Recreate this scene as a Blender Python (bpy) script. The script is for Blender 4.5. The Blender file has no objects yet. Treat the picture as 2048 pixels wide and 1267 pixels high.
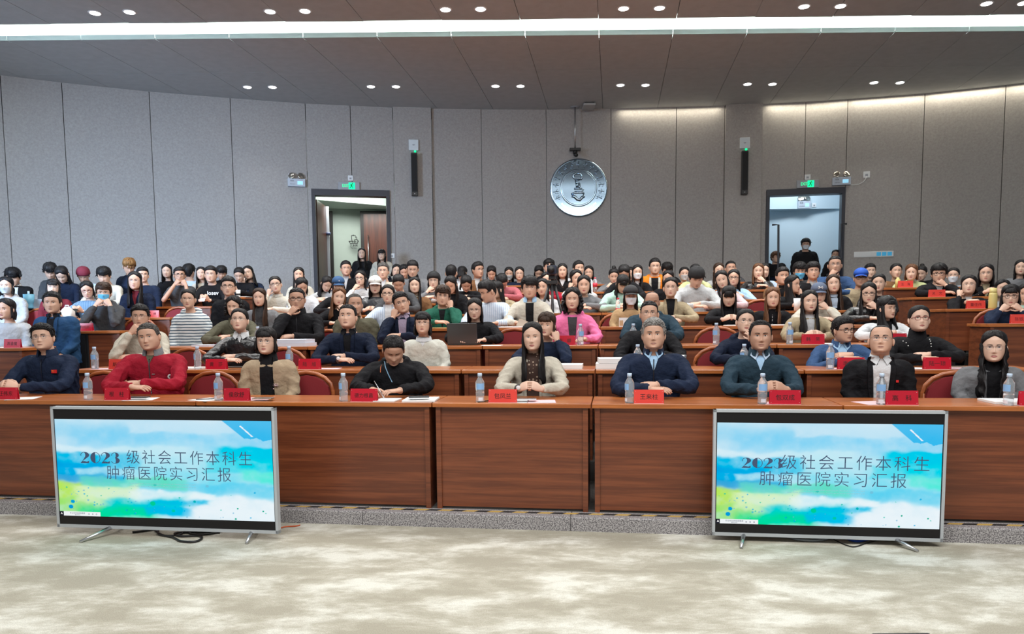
import bpy, bmesh, math, random
import numpy as np
from mathutils import Vector, Matrix
from mathutils.bvhtree import BVHTree

random.seed(7)
SC = bpy.context.scene
COL = SC.collection
rad = math.radians

# ------------------------------------------------------------------ camera
FPX, W_, H_, PPX, PPY = 1480.0, 2048, 1267, 1024.0, 762.0
CAMZ = 1.47
PITCH, ROLL = rad(4.83), rad(0.55)
Fv = Vector((0, math.cos(PITCH), -math.sin(PITCH)))
R0 = Vector((1, 0, 0)); U0 = R0.cross(Fv)
Rv = R0 * math.cos(ROLL) - U0 * math.sin(ROLL)
Uv = Rv.cross(Fv)
cam = bpy.data.cameras.new('camera'); camo = bpy.data.objects.new('camera', cam); COL.objects.link(camo)
cam.sensor_width = 36; cam.lens = 36 * FPX / W_
cam.shift_y = (PPY - H_ / 2) / W_
cam.clip_start = 0.05; cam.clip_end = 100
mw = Matrix((Rv, Uv, -Fv)).transposed().to_4x4(); mw.translation = (0, 0, CAMZ)
camo.matrix_world = mw
SC.camera = camo

# ------------------------------------------------------------------ light and exposure
SC.view_settings.view_transform = 'Standard'; SC.view_settings.look = 'None'
SC.view_settings.gamma = 1; SC.view_settings.exposure = 0.0
SC.view_settings.use_curve_mapping = False
wd = bpy.data.worlds.new('world'); SC.world = wd; wd.use_nodes = True
bg = wd.node_tree.nodes['Background']; bg.inputs[0].default_value = (0.93, 0.97, 1.0, 1); bg.inputs[1].default_value = 0.24

def area(name, loc, target, sx, sy, power, col=(1, 1, 1), spread=180):
    l = bpy.data.lights.new(name, 'AREA'); l.shape = 'RECTANGLE'; l.size = sx; l.size_y = sy
    l.energy = power; l.color = col; l.spread = rad(spread)
    o = bpy.data.objects.new(name, l); COL.objects.link(o); o.location = loc
    d = Vector(target) - Vector(loc); o.rotation_euler = d.to_track_quat('-Z', 'Y').to_euler()
    return o
area('stage_light', (0.5, 1.2, 5.6), (0.3, 6.5, 0.8), 9, 1.6, 440, (1, .985, .96))
area('stage_floor_light', (0.0, 3.0, 5.8), (0.0, 3.3, 0), 9, 2.0, 95, (1, .985, .95))
area('hall_light_front', (0, 7.6, 5.85), (0, 7.5, 0), 13, 1.0, 330, (1, .985, .96))
area('hall_light_rear', (0, 10.3, 5.85), (0, 10.6, 0), 13, .8, 330, (1, .985, .96), 125)
area('window_daylight', (-9.0, 5.5, 3.6), (-6.0, 14.5, 1.9), 2.0, 2.4, 200, (.52, .72, 1.0), 75)

# ------------------------------------------------------------------ helpers: pixels to points, room frame
TH = rad(7.92); sT, cT = math.sin(TH), math.cos(TH)
def ray(px, py):
    return (Fv + Rv * ((px - PPX) / FPX) - Uv * ((py - PPY) / FPX))
O = Vector((0, 0, CAMZ))
def hit_z(px, py, z):
    d = ray(px, py); t = (z - CAMZ) / d.z; return O + d * t
def hit_y(px, py, y):
    d = ray(px, py); return O + d * (y / d.y)
def hit_v(px, py, v):
    d = ray(px, py); return O + d * (v / (d.x * sT + d.y * cT))
def RW(u, v, z=0.0):
    return Vector((u * cT + v * sT, -u * sT + v * cT, z))
def UV(P):
    return P.x * cT - P.y * sT, P.x * sT + P.y * cT
def row_v(i): return 5.15 + 1.04 * (i - 1)
def row_z(i): return 0.10 + 0.165 * (i - 1)
DESK_H = 0.774
def u_at(px, v, py=700):
    return UV(hit_v(px, py, v))[0]

# ------------------------------------------------------------------ mesh builder
class MB:
    def __init__(s): s.v = []; s.f = []; s.m = []; s.n = 0
    def add(s, vs, fs, m=0):
        vs = np.asarray(vs, float).reshape(-1, 3); b = s.n
        s.v.append(vs); s.n += len(vs)
        s.f.extend([tuple(i + b for i in f) for f in fs]); s.m.extend([m] * len(fs)); return s
    def box(s, c, d, m=0, rot=None):
        x, y, z = d[0] / 2, d[1] / 2, d[2] / 2
        vs = np.array([(a, b, e) for a in (-x, x) for b in (-y, y) for e in (-z, z)])
        if rot is not None: vs = vs @ np.array(rot.to_3x3()).T
        vs = vs + np.array(c)
        return s.add(vs, [(0, 1, 3, 2), (4, 6, 7, 5), (0, 4, 5, 1), (2, 3, 7, 6), (0, 2, 6, 4), (1, 5, 7, 3)], m)
    def span(s, a, b, m=0):
        return s.box([(a[i] + b[i]) / 2 for i in range(3)], [abs(b[i] - a[i]) for i in range(3)], m)
    def rings(s, R, cap=True, m=0, close=True):
        k = len(R[0]); n = len(R); vs = np.concatenate([np.asarray(r, float) for r in R]); fs = []
        for i in range(n - 1):
            for j in range(k if close else k - 1):
                j2 = (j + 1) % k; fs.append((i * k + j, i * k + j2, (i + 1) * k + j2, (i + 1) * k + j))
        if cap and close: fs.append(tuple(range(k - 1, -1, -1))); fs.append(tuple((n - 1) * k + j for j in range(k)))
        return s.add(vs, fs, m)
    def tube(s, pts, rs, n=8, m=0, cap=True, flat=1.0):
        pts = [Vector(p) for p in pts]
        if not hasattr(rs, '__len__'): rs = [rs] * len(pts)
        R = []; prev = None
        for i, p in enumerate(pts):
            t = (pts[min(i + 1, len(pts) - 1)] - pts[max(i - 1, 0)])
            if t.length < 1e-9: t = Vector((0, 0, 1))
            t.normalize()
            if prev is None:
                a = Vector((0, 0, 1)) if abs(t.z) < .9 else Vector((0, 1, 0))
                prev = (a - t * a.dot(t)).normalized()
            else:
                prev = prev - t * prev.dot(t)
                prev = prev.normalized() if prev.length > 1e-6 else t.orthogonal().normalized()
            b = t.cross(prev)
            R.append([p + (prev * math.cos(a2) * flat + b * math.sin(a2)) * rs[i] for a2 in [2 * math.pi * j / n for j in range(n)]])
        return s.rings(R, cap, m)
    def ell(s, c, r, nu=12, nv=8, m=0, M=None):
        R = []
        for i in range(nv + 1):
            t = -math.pi / 2 + math.pi * i / nv; ct, st = max(math.cos(t), 1e-3), math.sin(t)
            R.append([(r[0] * ct * math.cos(2 * math.pi * j / nu), r[1] * ct * math.sin(2 * math.pi * j / nu), r[2] * st) for j in range(nu)])
        if M is not None: R = [[M @ Vector(q) for q in g] for g in R]
        R = [[(q[0] + c[0], q[1] + c[1], q[2] + c[2]) for q in g] for g in R]
        return s.rings(R, True, m)
    def lathe(s, prof, n=16, m=0, c=(0, 0, 0)):
        return s.rings([[(c[0] + r * math.cos(2 * math.pi * j / n), c[1] + r * math.sin(2 * math.pi * j / n), c[2] + z) for j in range(n)] for r, z in prof], True, m)
    def prism(s, poly, y0, y1, m=0, plane='xz'):
        # polygon in x,z extruded along y
        a = [(p[0], y0, p[1]) for p in poly]; b = [(p[0], y1, p[1]) for p in poly]; k = len(poly)
        return s.add(a + b, [tuple(range(k)), tuple(range(2 * k - 1, k - 1, -1))] + [(i, (i + 1) % k + 0, (i + 1) % k + k, i + k) for i in range(k)], m)
    def xf(s, M):
        A = np.array(M.to_3x3()); t = np.array(M.translation) if len(M) == 4 else np.zeros(3)
        s.v = [v @ A.T + t for v in s.v]; return s
    def mesh(s, name, smooth=True):
        me = bpy.data.meshes.new(name)
        V = np.concatenate(s.v) if s.v else np.zeros((0, 3))
        me.from_pydata(V.tolist(), [], s.f)
        me.polygons.foreach_set('material_index', s.m)
        if smooth: me.polygons.foreach_set('use_smooth', [True] * len(s.f))
        me.update(); return me
    def obj(s, name, mats, parent=None, smooth=True, fix=False):
        me = s.mesh(name, smooth)
        if fix:
            bm = bmesh.new(); bm.from_mesh(me); bmesh.ops.recalc_face_normals(bm, faces=bm.faces); bm.to_mesh(me); bm.free()
        return link(name, me, mats, parent)
def link(name, me, mats, parent=None):
    if not isinstance(mats, (list, tuple)): mats = [mats]
    if not len(me.materials):
        for x in mats: me.materials.append(x)
    o = bpy.data.objects.new(name, me); COL.objects.link(o)
    if parent is not None: o.parent = parent
    return o
def bev(o, w=0.003, seg=2):
    b = o.modifiers.new('bevel', 'BEVEL'); b.width = w; b.segments = seg; b.limit_method = 'ANGLE'; b.angle_limit = rad(35); return o
def empty(name, label, cat, loc=(0, 0, 0), rz=0.0, group=None):
    o = bpy.data.objects.new(name, None); COL.objects.link(o); o.location = loc; o.rotation_euler = (0, 0, rz)
    o.empty_display_size = .1
    return tag(o, label, cat, group)
def tag(o, label, cat, group=None):
    o['label'] = label; o['category'] = cat
    if group: o['group'] = group
    return o
def struct(o): o['kind'] = 'structure'; return o
def copy_tree(o, parent=None):
    c = o.copy(); COL.objects.link(c)
    if parent is not None: c.parent = parent
    for ch in list(o.children): copy_tree(ch, c)
    return c

# ------------------------------------------------------------------ materials
MATS = {}
def srgb(r, g, b):
    return tuple((c / 255 / 12.92) if c / 255 <= .04045 else ((c / 255 + .055) / 1.055) ** 2.4 for c in (r, g, b))
def mat(name, col=(.5, .5, .5), rough=.6, metal=0.0, emit=None, es=1.0, spec=None, alpha=None, trans=None, ior=None,
        noise=None, bump=None, coat=None, sheen=None):
    """noise=(scale, strength of value variation, (sx,sy,sz)); bump=(scale, strength, (sx,sy,sz))"""
    if name in MATS: return MATS[name]
    m = bpy.data.materials.new(name); m.use_nodes = True; nt = m.node_tree; N = nt.nodes; L = nt.links
    p = N['Principled BSDF']; p.inputs['Base Color'].default_value = (*col, 1); p.inputs['Roughness'].default_value = rough
    p.inputs['Metallic'].default_value = metal
    if spec is not None: p.inputs['Specular IOR Level'].default_value = spec
    if trans: p.inputs['Transmission Weight'].default_value = trans
    if ior: p.inputs['IOR'].default_value = ior
    if alpha is not None: p.inputs['Alpha'].default_value = alpha
    if coat: p.inputs['Coat Weight'].default_value = coat; p.inputs['Coat Roughness'].default_value = .15
    if sheen: p.inputs['Sheen Weight'].default_value = sheen
    if emit: p.inputs['Emission Color'].default_value = (*emit, 1); p.inputs['Emission Strength'].default_value = es
    if noise or bump:
        tc = N.new('ShaderNodeTexCoord')
        def nz(sc, st):
            mp = N.new('ShaderNodeMapping'); mp.inputs['Scale'].default_value = st
            L.new(tc.outputs['Object'], mp.inputs[0]); n = N.new('ShaderNodeTexNoise'); n.inputs['Scale'].default_value = sc
            n.inputs['Detail'].default_value = 3; L.new(mp.outputs[0], n.inputs['Vector']); return n
        if noise:
            n = nz(noise[0], noise[2] if len(noise) > 2 else (1, 1, 1)); r = N.new('ShaderNodeMapRange')
            r.inputs[1].default_value = .3; r.inputs[2].default_value = .7
            r.inputs[3].default_value = 1 - noise[1]; r.inputs[4].default_value = 1 + noise[1]
            L.new(n.outputs[0], r.inputs[0]); mx = N.new('ShaderNodeVectorMath'); mx.operation = 'SCALE'
            mx.inputs[0].default_value = col; L.new(r.outputs[0], mx.inputs['Scale']); L.new(mx.outputs[0], p.inputs['Base Color'])
        if bump:
            n = nz(bump[0], bump[2] if len(bump) > 2 else (1, 1, 1)); b = N.new('ShaderNodeBump'); b.inputs['Strength'].default_value = bump[1]
            b.inputs['Distance'].default_value = bump[3] if len(bump) > 3 else .004
            L.new(n.outputs[0], b.inputs['Height']); L.new(b.outputs[0], p.inputs['Normal'])
    MATS[name] = m; return m

def wood(name, c1, c2, rough=.32, axis='x', coat=.25):
    if name in MATS: return MATS[name]
    m = bpy.data.materials.new(name); m.use_nodes = True; nt = m.node_tree; N = nt.nodes; L = nt.links; p = N['Principled BSDF']
    tc = N.new('ShaderNodeTexCoord'); oi = N.new('ShaderNodeObjectInfo'); ad = N.new('ShaderNodeVectorMath'); ad.operation = 'ADD'
    mp = N.new('ShaderNodeMapping'); mp.inputs['Scale'].default_value = (.9, 7, 26) if axis == 'x' else (26, 7, .9)
    L.new(tc.outputs['Object'], ad.inputs[0]); L.new(oi.outputs['Location'], ad.inputs[1]); L.new(ad.outputs[0], mp.inputs[0])
    n = N.new('ShaderNodeTexNoise'); n.inputs['Scale'].default_value = 3.0; n.inputs['Detail'].default_value = 6; n.inputs['Roughness'].default_value = .65
    L.new(mp.outputs[0], n.inputs['Vector'])
    n2 = N.new('ShaderNodeTexNoise'); n2.inputs['Scale'].default_value = .9; n2.inputs['Detail'].default_value = 2; L.new(mp.outputs[0], n2.inputs['Vector'])
    mm = N.new('ShaderNodeMath'); mm.operation = 'ADD'; L.new(n.outputs[0], mm.inputs[0]); L.new(n2.outputs[0], mm.inputs[1])
    cr = N.new('ShaderNodeValToRGB'); cr.color_ramp.elements[0].position = .72; cr.color_ramp.elements[1].position = 1.25 if False else 1.0
    hm = N.new('ShaderNodeMath'); hm.operation = 'MULTIPLY'; hm.inputs[1].default_value = .85; L.new(mm.outputs[0], hm.inputs[0])
    cr.color_ramp.elements[0].color = (*c1, 1); cr.color_ramp.elements[1].color = (*c2, 1)
    L.new(hm.outputs[0], cr.inputs[0]); L.new(cr.outputs[0], p.inputs['Base Color'])
    p.inputs['Roughness'].default_value = rough; p.inputs['Coat Weight'].default_value = coat; p.inputs['Coat Roughness'].default_value = .2
    MATS[name] = m; return m

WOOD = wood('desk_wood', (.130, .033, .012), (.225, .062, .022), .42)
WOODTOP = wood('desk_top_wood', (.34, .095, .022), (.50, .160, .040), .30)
WOODRIM = wood('chair_wood', (.26, .065, .018), (.42, .12, .035), .35)
RED_CH = mat('chair_red_fabric', (.22, .012, .018), .75, bump=(300, .3))
BLACKM = mat('black_plastic', (.012, .012, .013), .45)
WHITEM = mat('white_plastic', (.72, .74, .76), .4)
METAL = mat('brushed_steel', (.62, .63, .65), .28, 1.0)
# ================================================================== STRUCTURE
def wall_mat():
    m = bpy.data.materials.new('wall_fabric'); m.use_nodes = True; nt = m.node_tree; N = nt.nodes; L = nt.links; p = N['Principled BSDF']
    tc = N.new('ShaderNodeTexCoord')
    n = N.new('ShaderNodeTexNoise'); n.inputs['Scale'].default_value = 26; n.inputs['Detail'].default_value = 8; n.inputs['Roughness'].default_value = .8
    L.new(tc.outputs['Object'], n.inputs['Vector'])
    cr = N.new('ShaderNodeValToRGB'); cr.color_ramp.elements[0].position = .32; cr.color_ramp.elements[1].position = .68
    cr.color_ramp.elements[0].color = (.30, .28, .268, 1); cr.color_ramp.elements[1].color = (.43, .405, .388, 1)
    L.new(n.outputs[0], cr.inputs[0]); L.new(cr.outputs[0], p.inputs['Base Color']); p.inputs['Roughness'].default_value = .95
    b = N.new('ShaderNodeBump'); b.inputs['Strength'].default_value = .25; b.inputs['Distance'].default_value = .003
    L.new(n.outputs[0], b.inputs['Height']); L.new(b.outputs[0], p.inputs['Normal']); return m
WALLM = wall_mat()
DARKGAP = mat('dark_gap', (.015, .015, .018), .9)
CEILM = mat('ceiling_panel_grey', (.44, .455, .465), .8, bump=(180, .2), noise=(6, .05))
CZ = 6.0
TOPZ = 1.42
wl = [(-330, 108), (-160, 128), (0, 150), (123, 165), (298, 183), (460, 196), (610, 207), (700, 211), (785, 215), (862, 217), (962, 218.5), (1092, 219), (1222, 217),
      (1353, 214), (1450, 211), (1525, 208), (1612, 204), (1700, 198), (1850, 187), (2012, 170), (2180, 150), (2360, 124)]
WP = [hit_z(a, b, CZ) for a, b in wl]
WX = [a for a, b in wl]
def wall_xy(px, off=0.0):
    """point on the back wall whose top stands at image column px; off metres into the hall"""
    for i in range(len(WX) - 1):
        if WX[i] <= px <= WX[i + 1] or i == len(WX) - 2:
            t = (px - WX[i]) / (WX[i + 1] - WX[i]); a, b = WP[i], WP[i + 1]; p = a.lerp(b, t)
            n = Vector((b.y - a.y, -(b.x - a.x), 0)).normalized()
            return Vector((p.x, p.y, 0)) + n * off
def wall_rz(px):
    a, b = wall_xy(px - 3), wall_xy(px + 3); d = b - a; return math.atan2(d.y, d.x)
def wall_z(px, py):
    p = wall_xy(px); d = ray(px, py); t = p.y / d.y; return CAMZ + d.z * t
def wall_hit(px, py):
    """image point on the wall, allowing for the lean of the verticals"""
    q = px
    for _ in range(6):
        p = wall_xy(q); d = ray(px, py); t = p.y / d.y; X = d.x * t; q += (X - p.x) / p.y * FPX
    p = wall_xy(q); d = ray(px, py); return q, CAMZ + d.z * (p.y / d.y)

wall = bpy.data.objects.new('wall_back', None); COL.objects.link(wall); struct(wall)
def slab(px0, px1, z0, z1, m, name='panel', parent=wall, off=0.0, th=.06, gap=.006):
    a, b = wall_xy(px0 + .01, off), wall_xy(px1 - .01, off); d = (b - a).normalized(); a = a + d * gap; b = b - d * gap
    n = Vector((d.y, -d.x, 0)); a2, b2 = a - n * th, b - n * th
    mb = MB(); vs = [(*p.xy, z) for z in (z0, z1) for p in (a, b, b2, a2)]
    mb.add(vs, [(0, 1, 5, 4), (1, 2, 6, 5), (2, 3, 7, 6), (3, 0, 4, 7), (4, 5, 6, 7), (3, 2, 1, 0)])
    o = mb.obj(name, m, parent, smooth=False); return o
DL = (617, 775); DR = (1536, 1696)
zdoorL = wall_hit(700, 381)[1]; zdoorR = wall_hit(1612, 379)[1]
LOW = -.05
for i in range(len(WX) - 1):
    a, b = WX[i], WX[i + 1]
    if a == 610: slab(610, 617, LOW, zdoorL, WALLM, gap=0); slab(610, 700, zdoorL, CZ, WALLM)
    elif a == 700: slab(775, 785, LOW, zdoorL, WALLM, gap=.003); slab(700, 785, zdoorL, CZ, WALLM)
    elif a == 1525: slab(1525, 1536, LOW, zdoorR, WALLM, gap=.003); slab(1525, 1612, zdoorR, CZ, WALLM)
    elif a == 1612: slab(1612, 1696, zdoorR, CZ, WALLM)
    elif a == 1700: slab(1696, 1850, LOW, CZ, WALLM)
    elif a in (785, 1450): slab(a, b, LOW, CZ, WALLM, off=.07, th=.13)
    else: slab(a, b, LOW, CZ, WALLM)
# backing behind the joints
for a, b, z0 in [(-330, 617, LOW), (617, 775, zdoorL), (775, 1536, LOW), (1536, 1696, zdoorR), (1696, 2360, LOW)]:
    cuts = [a] + [x for x in WX if a < x < b] + [b]
    mb = MB()
    for p, q in zip(cuts[:-1], cuts[1:]):
        A, B = wall_xy(p + .01, -.07), wall_xy(q - .01, -.07); A2, B2 = wall_xy(p + .01, -.12), wall_xy(q - .01, -.12)
        mb.add([(*P.xy, z) for z in (z0, CZ + .3) for P in (A, B, B2, A2)], [(0, 1, 5, 4), (1, 2, 6, 5), (2, 3, 7, 6), (3, 0, 4, 7), (4, 5, 6, 7), (3, 2, 1, 0)])
    mb.obj('backing', DARKGAP, wall, smooth=False)

# ---- ceiling: rear field of panels, cove with light trough, front field
ceil = bpy.data.objects.new('ceiling', None); COL.objects.link(ceil); struct(ceil)
YC1, YC0 = hit_z(1024, 72, CZ).y, hit_z(1024, 41, CZ).y
def jx(k, Y):    # ceiling joint k at depth Y
    A = hit_z(1198, 72, CZ); B = hit_z(1206, 218, CZ)
    t = (Y - A.y) / (B.y - A.y); return A.x + (B.x - A.x) * t + k * 1.19
def wally(X):
    for a, b in zip(WP[:-1], WP[1:]):
        if a.x <= X <= b.x: return a.y + (b.y - a.y) * (X - a.x) / (b.x - a.x)
    return WP[0].y if X < WP[0].x else WP[-1].y
seam = hit_z(1024, 140, CZ).y
g = .004
for k in range(-10, 9):
    for (ya, yb, back) in ((YC1, seam, False), (seam, None, True)):
        x0, x1 = jx(k, ya) + g, jx(k + 1, ya) - g
        if not back:
            q = [(x0, ya + .001), (x1, ya + .001), (jx(k + 1, yb) - g, yb - g), (jx(k, yb) + g, yb - g)]
        else:
            def endp(kk, s):
                X = jx(kk, 15); Y = 15
                for _ in range(8): Y = wally(X) ; X = jx(kk, Y) + s * g
                return X, Y + .03
            p1, p0 = endp(k + 1, -1), endp(k, 1)
            if p1[1] < ya + .1 and p0[1] < ya + .1: continue
            mids = [(W.x, W.y + .03) for W in WP if p0[0] + .02 < W.x < p1[0] - .02]
            q = [(x0, ya + g), (x1, ya + g), (p1[0], max(p1[1], ya + .02))] + mids[::-1] + [(p0[0], max(p0[1], ya + .02))]
        n = len(q); mb = MB()
        mb.add([(x, y, CZ) for x, y in q] + [(x, y, CZ + .03) for x, y in q], [tuple(range(n - 1, -1, -1)), tuple(range(n, 2 * n))] + [(i, (i + 1) % n, (i + 1) % n + n, i + n) for i in range(n)])
        mb.obj('panel', CEILM, ceil, smooth=False)
for k in range(-10, 9):
    y1 = YC0 - .02; y0 = 4.6; x0, x1 = jx(k, YC0), jx(k + 1, YC0)
    mb = MB(); q = []
    q = [(jx(k, y0) + g, y0), (jx(k + 1, y0) - g, y0), (x1 - g, y1 - (.03 if k % 2 else 0)), (x0 + g, y1 - .015)]
    mb.add([(x, y, CZ) for x, y in q] + [(x, y, CZ + .03) for x, y in q], [(3, 2, 1, 0), (4, 5, 6, 7), (0, 1, 5, 4), (1, 2, 6, 5), (2, 3, 7, 6), (3, 0, 4, 7)])
    mb.obj('panel', CEILM, ceil, smooth=False)
XL, XR = -12.5, 12.5
MB().span((XL, 4.5, CZ + .035), (XR, YC0 - .2, CZ + .05)).obj('backing', DARKGAP, ceil, smooth=False)
MB().span((XL, YC1 + .25, CZ + .035), (XR, 17.4, CZ + .05)).obj('backing', DARKGAP, ceil, smooth=False)
COVEM = mat('cove_white_paint', (.82, .86, .85), .8)
mb = MB()   # cove throat: curved top of the recess
prof = [(YC0 - .12, CZ + .03), (YC0 - .10, CZ + .34), (YC0 + .10, CZ + .46), (YC0 + .5, CZ + .48), (YC1 + .22, CZ + .42), (YC1 + .26, CZ + .03)]
mb.rings([[(x, y, z) for y, z in prof] + [(x, y, z) for y, z in [(YC1 + .3, CZ + .03), (YC1 + .27, CZ + .5), (YC0 + .3, CZ + .55), (YC0 - .16, CZ + .42), (YC0 - .16, CZ + .03)]] for x in (XL, XR)], True)
mb.obj('cove_recess', COVEM, ceil, smooth=False)
for k in range(-10, 9):   # upstand lip in lengths
    mb = MB(); x0, x1 = jx(k, YC1) + g, jx(k + 1, YC1) - g
    mb.span((x0, YC1 - .015, CZ - .002), (x1, YC1, CZ + .075)); mb.obj('cove_lip', mat('cove_lip_grey', (.36, .40, .40), .7), ceil, smooth=False)
MB().span((XL, YC1 + .05, CZ + .04), (XR, YC1 + .09, CZ + .055)).obj('light_strip', mat('cove_led', (1, 1, 1), emit=(.86, 1.0, .95), es=55), ceil, smooth=False)
# warm wash behind the right half of the rear ceiling edge
for (p, q, pw) in ((1235, 1445, 10), (1532, 1700, 10), (1700, 1850, 9), (1850, 2012, 9), (2012, 2180, 8)):
    A, B = wall_xy(p, .10), wall_xy(q, .10); c = (A + B) / 2
    l = area('wall_washer', (c.x, c.y, CZ - .02), (c.x, c.y, 0), (B - A).length * .96, .05, pw, (1.0, .93, .74), 170)
    l.rotation_euler = (0, 0, math.atan2((B - A).y, (B - A).x))

# downlights
RIM = mat('downlight_rim', (.7, .7, .72), .4); LED = mat('downlight_glow', (1, 1, 1), emit=(1, .99, .97), es=9)
dl = [(495, 174), (545, 174), (742, 173), (792, 173), (991, 172), (1041, 172), (1241, 170), (1291, 170), (1495, 168), (1545, 168), (1748, 165), (1800, 165),
      (190, 26), (259, 24), (540, 23), (610, 22), (891, 19), (961, 18), (1247, 17), (1319, 16), (1608, 13), (1681, 12), (1973, 7), (2047, 6)]
dl0 = None
for i, (x, y) in enumerate(dl):
    P = hit_z(x, y, CZ)
    rowname = 'rear ceiling field near the wall' if i < 12 else 'front ceiling field before the cove'
    idx = i if i < 12 else i - 12
    side = ('left' if idx % 2 == 0 else 'right')
    order = ['leftmost', 'second', 'third', 'fourth', 'fifth', 'rightmost'][idx // 2]
    lab = f'{side} round downlight of the {order} pair in the {rowname}'
    if dl0 is None:
        e = empty('downlight', lab, 'ceiling light', (P.x, P.y, CZ), 0, 'recessed downlights')
        MB().lathe([(.074, -.004), (.088, -.006), (.096, -.003), (.096, .004), (.074, .004)], 24).obj('rim', RIM, e)
        MB().lathe([(.001, -.016), (.04, -.015), (.072, -.008), (.072, .002), (.001, .002)], 20).obj('lamp', LED, e)
        dl0 = e
    else:
        e = copy_tree(dl0); e.location = (P.x, P.y, CZ); e['label'] = lab
    sp = bpy.data.lights.new('downlight_beam', 'SPOT'); sp.energy = 38; sp.spot_size = rad(85); sp.spot_blend = .8; sp.shadow_soft_size = .05; sp.color = (1, .98, .95)
    so = bpy.data.objects.new('downlight_beam', sp); COL.objects.link(so); so.location = (P.x, P.y, CZ - .02)

# ---- floor, tiers, granite kerb
def carpet_mat():
    m = bpy.data.materials.new('carpet'); m.use_nodes = True; nt = m.node_tree; N = nt.nodes; L = nt.links; p = N['Principled BSDF']
    tc = N.new('ShaderNodeTexCoord'); mp = N.new('ShaderNodeMapping'); mp.inputs['Scale'].default_value = (1.2, 2.3, 1); mp.inputs['Rotation'].default_value = (0, 0, .30)
    L.new(tc.outputs['Object'], mp.inputs[0])
    n = N.new('ShaderNodeTexNoise'); n.inputs['Scale'].default_value = 1.5; n.inputs['Detail'].default_value = 9; n.inputs['Roughness'].default_value = .68; n.inputs['Distortion'].default_value = .15
    L.new(mp.outputs[0], n.inputs['Vector'])
    cr = N.new('ShaderNodeValToRGB'); e = cr.color_ramp.elements; e[0].position = .42; e[0].color = (.38, .355, .285, 1); e[1].position = .62; e[1].color = (.68, .67, .60, 1)
    k = cr.color_ramp.elements.new(.50); k.color = (.46, .435, .36, 1)
    L.new(n.outputs[0], cr.inputs[0])
    f = N.new('ShaderNodeTexNoise'); f.inputs['Scale'].default_value = 160; f.inputs['Detail'].default_value = 2; L.new(tc.outputs['Object'], f.inputs['Vector'])
    mr = N.new('ShaderNodeMapRange'); mr.inputs[1].default_value = .3; mr.inputs[2].default_value = .7; mr.inputs[3].default_value = .86; mr.inputs[4].default_value = 1.12; L.new(f.outputs[0], mr.inputs[0])
    mx = N.new('ShaderNodeVectorMath'); mx.operation = 'SCALE'; L.new(cr.outputs[0], mx.inputs[0]); L.new(mr.outputs[0], mx.inputs['Scale'])
    L.new(mx.outputs[0], p.inputs['Base Color']); p.inputs['Roughness'].default_value = 1; p.inputs['Specular IOR Level'].default_value = .1
    b = N.new('ShaderNodeBump'); b.inputs['Strength'].default_value = .5; b.inputs['Distance'].default_value = .006; L.new(f.outputs[0], b.inputs['Height']); L.new(b.outputs[0], p.inputs['Normal'])
    return m
struct(MB().span((-9, -1.5, -.06), (9, 6.2, 0)).obj('floor', carpet_mat(), smooth=False))
TIER = mat('tier_floor_grey', (.09, .085, .08), .8, noise=(20, .15))
def rbox(name, u0, u1, v0, v1, z0, z1, m, parent=None, bevel=0):
    mb = MB().span((u0, v0, z0), (u1, v1, z1)); o = mb.obj(name, m, parent, smooth=False)
    if parent is None: o.rotation_euler = (0, 0, -TH)
    if bevel: bev(o, bevel)
    return o
for i in range(1, 9):
    v0 = row_v(i) - (.0 if i > 1 else -.03); v1 = row_v(i + 1) if i < 8 else row_v(8) + 1.35
    a = -9.8 if i < 3 else -10.5
    struct(rbox('floor', a, 10, v0, v1, row_z(i) - (.165 if i > 1 else .10), row_z(i), TIER))
mbl = MB()
pts = [RW(-9.5, row_v(8) + 1.352), RW(12, row_v(8) + 1.352), Vector((13, 20.5, 0)), Vector((-13, 20.5, 0))]
mbl.add([(p.x, p.y, z) for z in (TOPZ - .2, TOPZ) for p in pts], [(3, 2, 1, 0), (4, 5, 6, 7), (0, 1, 5, 4), (1, 2, 6, 5), (2, 3, 7, 6), (3, 0, 4, 7)])
struct(mbl.obj('floor', TIER, smooth=False))
def granite():
    m = mat('granite', (.30, .29, .30), .6); nt = m.node_tree; N = nt.nodes; L = nt.links; p = N['Principled BSDF']
    tc = N.new('ShaderNodeTexCoord'); n = N.new('ShaderNodeTexNoise'); n.inputs['Scale'].default_value = 130; n.inputs['Detail'].default_value = 3
    L.new(tc.outputs['Object'], n.inputs['Vector']); cr = N.new('ShaderNodeValToRGB'); e = cr.color_ramp.elements
    e[0].position = .40; e[0].color = (.11, .10, .11, 1); e[1].position = .60; e[1].color = (.52, .50, .50, 1)
    L.new(n.outputs[0], cr.inputs[0]); L.new(cr.outputs[0], p.inputs['Base Color']); return m
GR = granite()
k0 = row_v(1) - .12
for j in range(-6, 6):
    a = j * 1.5 - .3
    o = rbox('trim_1', a + .001, a + 1.499, k0, row_v(1) + .03, -.01, .10, GR, None, .008); struct(o)
# black and yellow warning strip on the kerb top
HAZ = bpy.data.objects.new('trim_2', None); COL.objects.link(HAZ); struct(HAZ); HAZ.rotation_euler = (0, 0, -TH)
YEL = mat('hazard_yellow', (.55, .36, .10), .6); BLK = mat('hazard_black', (.02, .02, .02), .6)
for j in range(-34, 30):
    a = j * .18
    for q, mm in ((0, YEL), (1, BLK)):
        x = a + q * .09; MB().add([(x, k0 + .070, .1012), (x + .09, k0 + .070, .1012), (x + .12, k0 + .108, .1012), (x + .03, k0 + .108, .1012),
            (x, k0 + .070, .1001), (x + .09, k0 + .070, .1001), (x + .12, k0 + .108, .1001), (x + .03, k0 + .108, .1001)],
            [(0, 1, 2, 3), (7, 6, 5, 4), (0, 4, 5, 1), (1, 5, 6, 2), (2, 6, 7, 3), (3, 7, 4, 0)]).obj('stripe', mm, HAZ, smooth=False)

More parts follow.
